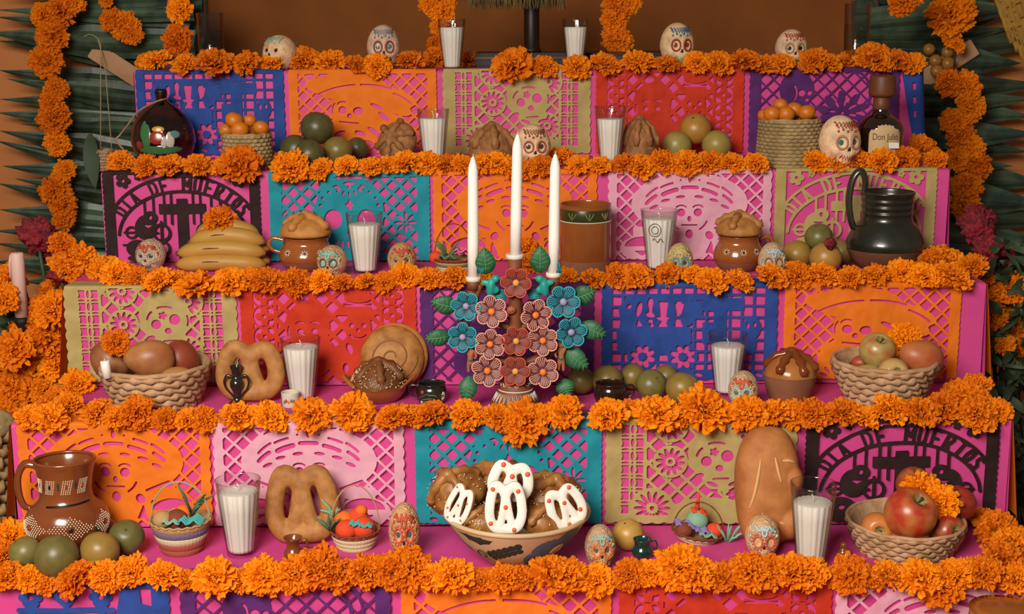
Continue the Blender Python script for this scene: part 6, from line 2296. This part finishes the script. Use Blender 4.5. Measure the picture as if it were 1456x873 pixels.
def right_tips(ys, bx0):
    return [(bx0 + rr.uniform(-12, 12), ty + dy, tx, ty, w_) for (tx, ty, dy, w_) in ys]


frond('dark palm frond high on the right wall beside the water glass', (1230, 40), right_tips([(1470, -16, 6, 28), (1462, 12, 18, 34), (1440, 40, 10, 26), (1500, 60, 0, 40)], 1240), PY0, 30, 6)
frond('dark palm frond behind the stick hung with small fruit', (1230, 120), right_tips([(1452, 90, -4, 42), (1490, 120, 6, 32), (1476, 140, 4, 24), (1470, 166, -14, 34)], 1250), PY0 + 0.01, 30, 7)
frond('dark palm frond beside the right marigold garland', (1240, 210), right_tips([(1480, 190, -10, 34), (1462, 216, -16, 34), (1490, 262, -20, 40), (1440, 236, -10, 26)], 1260), PY0 - 0.01, 30, 8)
frond('dark palm frond low on the right wall above the red cockscomb', (1250, 300), right_tips([(1490, 292, -20, 40), (1500, 318, -20, 38), (1490, 345, -14, 38), (1500, 380, -10, 44)], 1290), PY0, 30, 9)
frond('shaded palm frond hanging behind the other fronds on the right wall', (1220, 150), [(1215, 14 + 30 * k + rr.uniform(-8, 8), 1395 + rr.uniform(-22, 20), 0 + 30 * k + rr.uniform(-8, 8), 40) for k in range(14)], PY0 + 0.055, 36, 10)

# ------------------------------------------------------------------ cockscomb flowers
cock_m = mat('cockscomb_red', '8A1826', 0.8, '5A0E1A', 60, bump=0.9, bscale=160)
leaf_m = mat('leaf_green', '35472C', 0.6, '28381F', 10, rand=0.2)


def cockscomb(px, py, wpx, hpx, y, label, seed, stem=0.12):
    c = on_y(px, py, y)
    s = mpp(c)
    root = thing('cockscomb', label, 'flower', c, group='dark red cockscomb flowers')
    bm = bmesh.new()
    bmesh.ops.create_icosphere(bm, subdivisions=5, radius=1.0)
    for v in bm.verts:
        d = v.co.normalized()
        n = mnoise.noise(d * 2.2 + Vector((seed, 0, 0))) * .30 + abs(mnoise.noise(d * 5 + Vector((0, seed, 0)))) * .30 + abs(mnoise.noise(d * 11)) * .26 + abs(mnoise.noise(d * 24)) * .16
        k = 0.62 + n
        taper = 1 if d.z > 0 else 1 + 0.5 * d.z
        v.co = Vector((d.x * wpx * s / 2 * k * taper, d.y * wpx * s * .36 * k * taper, d.z * hpx * s / 2 * k))
    me = bpy.data.meshes.new('comb')
    bm.to_mesh(me)
    bm.free()
    me.materials.append(cock_m)
    me.polygons.foreach_set('use_smooth', [True] * len(me.polygons))
    inst('comb', me, root)
    MB().tube([(0, 0, -hpx * s * .3), (0.004, 0.006, -hpx * s * .3 - stem * .5), (0, 0.01, -hpx * s * .3 - stem)], 0.004, 8).obj('stem', leaf_m, root)


cockscomb(54, 335, 64, 60, 2.98, 'dark red cockscomb over the pale pillar candle', 1)
cockscomb(74, 356, 56, 56, 3.02, 'dark red cockscomb leaning on the palm behind the pillar candle', 2)
cockscomb(86, 392, 50, 26, 2.93, 'dark red cockscomb tucked under the marigolds beside the olive banner', 3, 0.03)
cockscomb(1390, 322, 62, 70, 3.00, 'dark red cockscomb beside the pink cloth and dark jug', 4)
cockscomb(1406, 356, 56, 50, 2.97, 'dark red cockscomb behind the marigold corner of the third tier', 5)
cockscomb(1438, 366, 58, 40, 3.02, 'dark red cockscomb leaning over the green leaves', 6)
cockscomb(1180, 347, 20, 20, h1.y - 0.03, 'small crumbled dark red cockscomb lying on the fruit heap', 7, 0.004)

# ------------------------------------------------------------------ side bouquets
GL, GRT = 'marigolds of the left bouquet', 'marigolds of the right bouquet'
LB = [(10, 400, 24), (5, 424, 20), (100, 371, 26), (86, 346, 16), (115, 366, 20), (79, 413, 20), (54, 450, 27), (72, 440, 23), (80, 432, 18), (40, 478, 27), (66, 480, 26), (17, 497, 26), (3, 512, 22), (30, 515, 22), (76, 516, 22), (56, 520, 22), (14, 552, 25), (10, 572, 24), (38, 548, 20), (8, 592, 20), (34, 585, 18), (60, 552, 22)]
RB = [(1437, 410, 21), (1452, 404, 17), (1409, 432, 19), (1413, 450, 17), (1426, 487, 15), (1450, 499, 19), (1453, 470, 14), (1400, 392, 14), (1440, 432, 12)]
stems = []
for (px, py, rp) in LB:
    y = 2.86 + rnd.uniform(-0.06, 0.06) + (0.06 if py < 420 else 0)
    c = on_y(px, py, y)
    marigold(c, rp * mpp(c), 'orange marigold in the left bouquet ' + ('around the pale pillar candle' if py < 440 else ('just below the pillar candle' if py < 530 else 'above the tall woven floor basket')), GL, (0.1, -0.9, 0.45))
    stems.append((c, rp))
for (px, py, rp) in RB:
    y = 2.95 + rnd.uniform(-0.05, 0.05)
    c = on_y(px, py, y)
    marigold(c, rp * mpp(c), 'orange marigold in the leafy bouquet standing right of the altar', GRT, (-0.1, -0.8, 0.6))
    stems.append((c, rp))


def leaf_blade(mb, p, d, L, wd):
    d = Vector(d).normalized()
    sd = d.cross(Vector((0, -1, 0.3))).normalized()
    n = 6
    vs, fs = [], []
    for i in range(n + 1):
        k = i / n
        w_ = wd * math.sin(PI * (0.06 + 0.94 * k)) ** .8
        c = Vector(p) + d * L * k + Vector((0, -0.012 * math.sin(PI * k), -0.25 * L * k * k))
        vs += [c - sd * w_, c + Vector((0, 0.15 * w_, 0)), c + sd * w_]
    for i in range(n):
        for j in range(2):
            q_ = i * 3 + j
            fs.append((q_, q_ + 1, q_ + 4, q_ + 3))
    mb.add(vs, fs)


def bouquet_stems(side, cs, vx, label, nleaf, region):
    vase = Vector((vx, 2.98, 0.0))
    o = thing('flower_stems', label, 'foliage', vase)
    for c, rp in cs:
        b = vase + Vector((rnd.uniform(-.05, .05), rnd.uniform(-.05, .05), 0.22))
        mid = Vector(((c.x * .6 + b.x * .4), max(c.y, 2.95) + 0.05, c.z * .55 + b.z * .45))
        MB().tube(spline([Vector(c) + Vector((0, 0.012, -0.006)) - vase, mid - vase, b - vase], 5), 0.0022, 6).obj('stem', leaf_m, o)
    for k in range(nleaf):
        px, py = rnd.uniform(region[0], region[1]), rnd.uniform(region[2], region[3])
        c = on_y(px, py, 2.92 + rnd.uniform(0, 0.12))
        mb = MB()
        leaf_blade(mb, (0, 0, 0), (rnd.uniform(-1, 1), -0.5, rnd.uniform(-.6, .9)), rnd.uniform(.03, .075), rnd.uniform(.004, .011))
        mb.obj('leaf', leaf_m, o, c - vase, clean=False)


bouquet_stems(-1, stems[:len(LB)], on_y(10, 560, 3.0).x - 0.08, 'green stems and leaves of the marigold bouquet left of the altar', 60, (-5, 100, 400, 640))
bouquet_stems(1, stems[len(LB):], on_y(1440, 560, 3.0).x + 0.06, 'dark green stems and leaves of the bouquet right of the altar', 330, (1396, 1475, 345, 720))
for vx, lab in ((on_y(10, 560, 3.0).x - 0.08, 'tall plain clay vase holding the bouquet left of the altar'), (on_y(1440, 560, 3.0).x + 0.06, 'tall plain clay vase holding the bouquet right of the altar')):
    root = thing('floor_vase', lab, 'vase', (vx, 2.98, 0))
    Pot(root, [(0.07, 0), (0.09, 0.05), (0.11, 0.15), (0.09, 0.25), (0.075, 0.30), (0.085, 0.33)], clay_raw)

# pale pillar candle on a thin stand
c = on_y(31, 450, 2.90)
root = thing('pillar_candle', 'tall pale pink pillar candle with a wax drip among the left marigolds', 'candle', c)
h = up(c, 359)
r_ = 9.5 * mpp(c)
pw = mat('pale_pink_wax', 'D2AEA4', 0.5, sss=0.2)
MB().lathe([(r_, 0), (r_, h * .96), (r_ * .85, h * .995), (r_ * .3, h)], 28).obj('wax', pw, root)
MB().tube([(-r_ * .8, -r_ * .55, h * .97), (-r_ * 1.0, -r_ * .55, h * .85), (-r_ * 1.02, -r_ * .5, h * .62)], [0.0018, 0.0022, 0.003], 8).obj('wax_drip', pw, root)
MB().tube([(0, 0, h * .99), (0, 0, h * 1.03)], 0.0008, 6).obj('wick', ink, root)
MB().lathe([(0.03, 0), (0.03, 0.004), (0.006, 0.02), (0.006, c.z - 0.03), (0.016, c.z - 0.012), (0.016, c.z - 0.002)], 20).obj('stand', mat('iron', '2A2624', 0.6, metal=0.6), root, (0, 0, -c.z))

# tall woven basket standing at the left edge
p = on_y(0, 750, 2.62)
woven('floor_basket', 'tall tan woven palm basket standing on the floor left of the altar', 'basket', (p.x - 0.115, 2.66, 0.0), 0.135, 0.115, on_y(4, 618, 2.62).z, 30, 26, straw2_m)

# ------------------------------------------------------------------ sticks, string, tiny hanging basket, hanging small fruit
plank_m = mat('raw_pine', 'B08662', 0.8, 'A27856', 14)


def stick(pa, pb, y, wpx, label):
    a, b = on_y(*pa, y), on_y(*pb, y + 0.03)
    L = (b - a).length
    m = (a + b) / 2
    d = (b - a).normalized()
    e = d.to_track_quat('X', 'Z').to_euler()
    o = MB().box((0, 0, 0), (L, 0.012, wpx * mpp(m)), bevel=0.002).obj('wooden_stick', plank_m, None, m, e, smooth=False)
    tag(o, label, 'stick')
    return a, b


yS = 3.835
stick((131, 70), (252, 148), yS, 25, 'flat pale wooden stick jutting out over the left palm')
stick((1386, 66), (1262, 146), yS, 25, 'flat pale wooden stick jutting out over the right palm')
a = on_y(147, 66, yS - 0.012)
b_ = on_y(143, 214, yS - 0.03)
b2_ = on_y(159, 214, yS - 0.03)
o = MB().tube(spline([on_y(113, 57, yS - .01), on_y(128, 49, yS - .012), on_y(142, 60, yS - .015), on_y(143, 90, yS - .025), b_], 5), 0.0012, 6).tube(spline([on_y(140, 58, yS - .015), on_y(149, 95, yS - .025), on_y(153, 140, yS - .028), b2_], 5), 0.0012, 6).obj('hanging_string', mat('pale_string', 'A48C66', 0.9))
tag(o, 'two pale strings hanging from the left wooden stick to a tiny basket', 'string')
cb = on_y(150, 243, yS - 0.03)
sb_ = mpp(cb)
woven('tiny_basket', 'tiny woven basket hanging on strings from the left wooden stick', 'basket', cb, 13 * sb_, 9 * sb_, 29 * sb_, 7, 12, straw_m)
o = MB()
leaf_blade(o, (0, 0, 0), (0.1, -0.2, -1), 0.12, 0.022)
tag(o.obj('green_leaf', leaf_m, None, on_y(128, 190, 3.80), clean=False), 'broad dark green leaf hanging behind the tiny basket', 'leaf')
TJ = 'small yellow fruit hung on the right stick'
pts = []
for (px, py, w_) in [(1302, 80, 14), (1321, 70, 17), (1330, 86, 18), (1347, 74, 17), (1348, 90, 19), (1332, 101, 19)]:
    c = on_y(px, py, yS - 0.035 - rnd.uniform(0, 0.01))
    round_fruit(c, w_ * mpp(c) / 2, 'small yellow-brown round fruit in the cluster hung on the right wooden stick', '9A7038', '86602E', TJ, name='hanging_fruit', rot=(1.2, rnd.uniform(-.6, .6), 0))
    pts.append(c)
o = MB()
for c in pts: o.tube([c, (c + on_y(1334, 84, yS - 0.015)) / 2, on_y(1334, 84, yS - 0.015)], 0.0012, 5)
tag(o.obj('hanging_string', mat('pale_string', 'A48C66', 0.9)), 'short twine tying the small yellow fruit to the right stick', 'string')

# yellow woven palm panel at the upper right
root = thing('palm_mat', 'yellow woven palm mat hanging at the edge of the right wall', 'palm mat', on_y(1440, 40, 3.30))
o0 = on_y(1440, 40, 3.30)
yel_m = mat('yellow_palm', '9A7024', 0.7, '84601C', 20, bump=0.3, bscale=80)
for k in range(12):
    a = on_y(1398 + 9 * k, -60, 3.30) - o0
    b = on_y(1440 + 9 * k, 60 + 14 * k, 3.30) - o0
    pts = [a + (b - a) * (q_ / 14) + Vector((0, 0.003 * (1 if (q_ + k) % 2 else -1), 0)) for q_ in range(15)]
    MB().tube(pts, 0.0085, 6, flat=.25, upv=(0, 1, 0)).obj('strip', yel_m, root)
for k in range(11):
    a = on_y(1402 + 3.6 * k, -50 + 10 * k, 3.30) - o0
    b = on_y(1530, -90 + 10 * k, 3.30) - o0
    pts = [a + (b - a) * (q_ / 14) + Vector((0, 0.003 * (-1 if (q_ + k) % 2 else 1), 0)) for q_ in range(15)]
    MB().tube(pts, 0.0070, 6, flat=.25, upv=(0, 1, 0)).obj('strip', yel_m, root)

# ------------------------------------------------------------------ dark wooden stand at the back of the top tier
dw = mat('black_wood', '1A0C06', 0.45, '28140A', 8, spec=0.3)
yd = YF[0] + 0.24
pl, pr2 = on_y(676, 80, yd), on_y(944, 80, yd)
root = thing('wooden_stand', 'dark polished wooden stand with a round post behind the candles', 'stand', ((pl.x + pr2.x) / 2, yd, ZT[0]))
W_ = pr2.x - pl.x
hz = on_y(760, 74, yd).z - ZT[0]
MB().box((0, 0, hz / 2 + .0005), (W_, 0.16, hz - .001), bevel=0.004).obj('plinth', dw, root, smooth=False)
MB().box((0, -0.082, hz - 0.012), (W_, 0.006, 0.006), bevel=0.001).obj('moulding', mat('brown_wood', '4A2614', 0.35), root, smooth=False)
px_ = on_y(756, 40, yd).x - root.location.x
rp_ = 11 * mpp(on_y(756, 40, yd))
MB().lathe([(rp_ * 1.25, hz), (rp_ * 1.2, hz + 0.008), (rp_, hz + 0.012), (rp_, hz + 0.17), (rp_ * 1.3, hz + 0.18), (rp_ * .8, hz + 0.186)], 28).obj('post', dw, root, (px_, 0, 0))
# straw roof on the post
zc = on_y(735, 2, yd).z
root = thing('straw_roof', 'ragged straw fringe resting on the dark post', 'straw', (on_y(735, 2, yd).x, yd, zc))
zt = ZT[0] + hz + 0.186 - zc
MB().box((0, 0, zt + 0.004), (0.225, 0.10, 0.008), bevel=0.002).obj('board', dw, root, smooth=False)
sm_ = mat('dry_straw', '8A7644', 0.9, '5E5030', 30)
mb = MB()
for k in range(420):
    x, y = rnd.uniform(-.118, .118), rnd.uniform(-.06, .05)
    mb.tube([(x, y, zt + 0.03), (x + rnd.uniform(-.006, .006), y - 0.01, zt - 0.002), (x + rnd.uniform(-.008, .008), y - 0.012, rnd.uniform(-.022, -.006))], [0.0022, 0.002, 0.0006], 4)
tag(mb.obj('straw_fringe', sm_, root), kind='stuff')
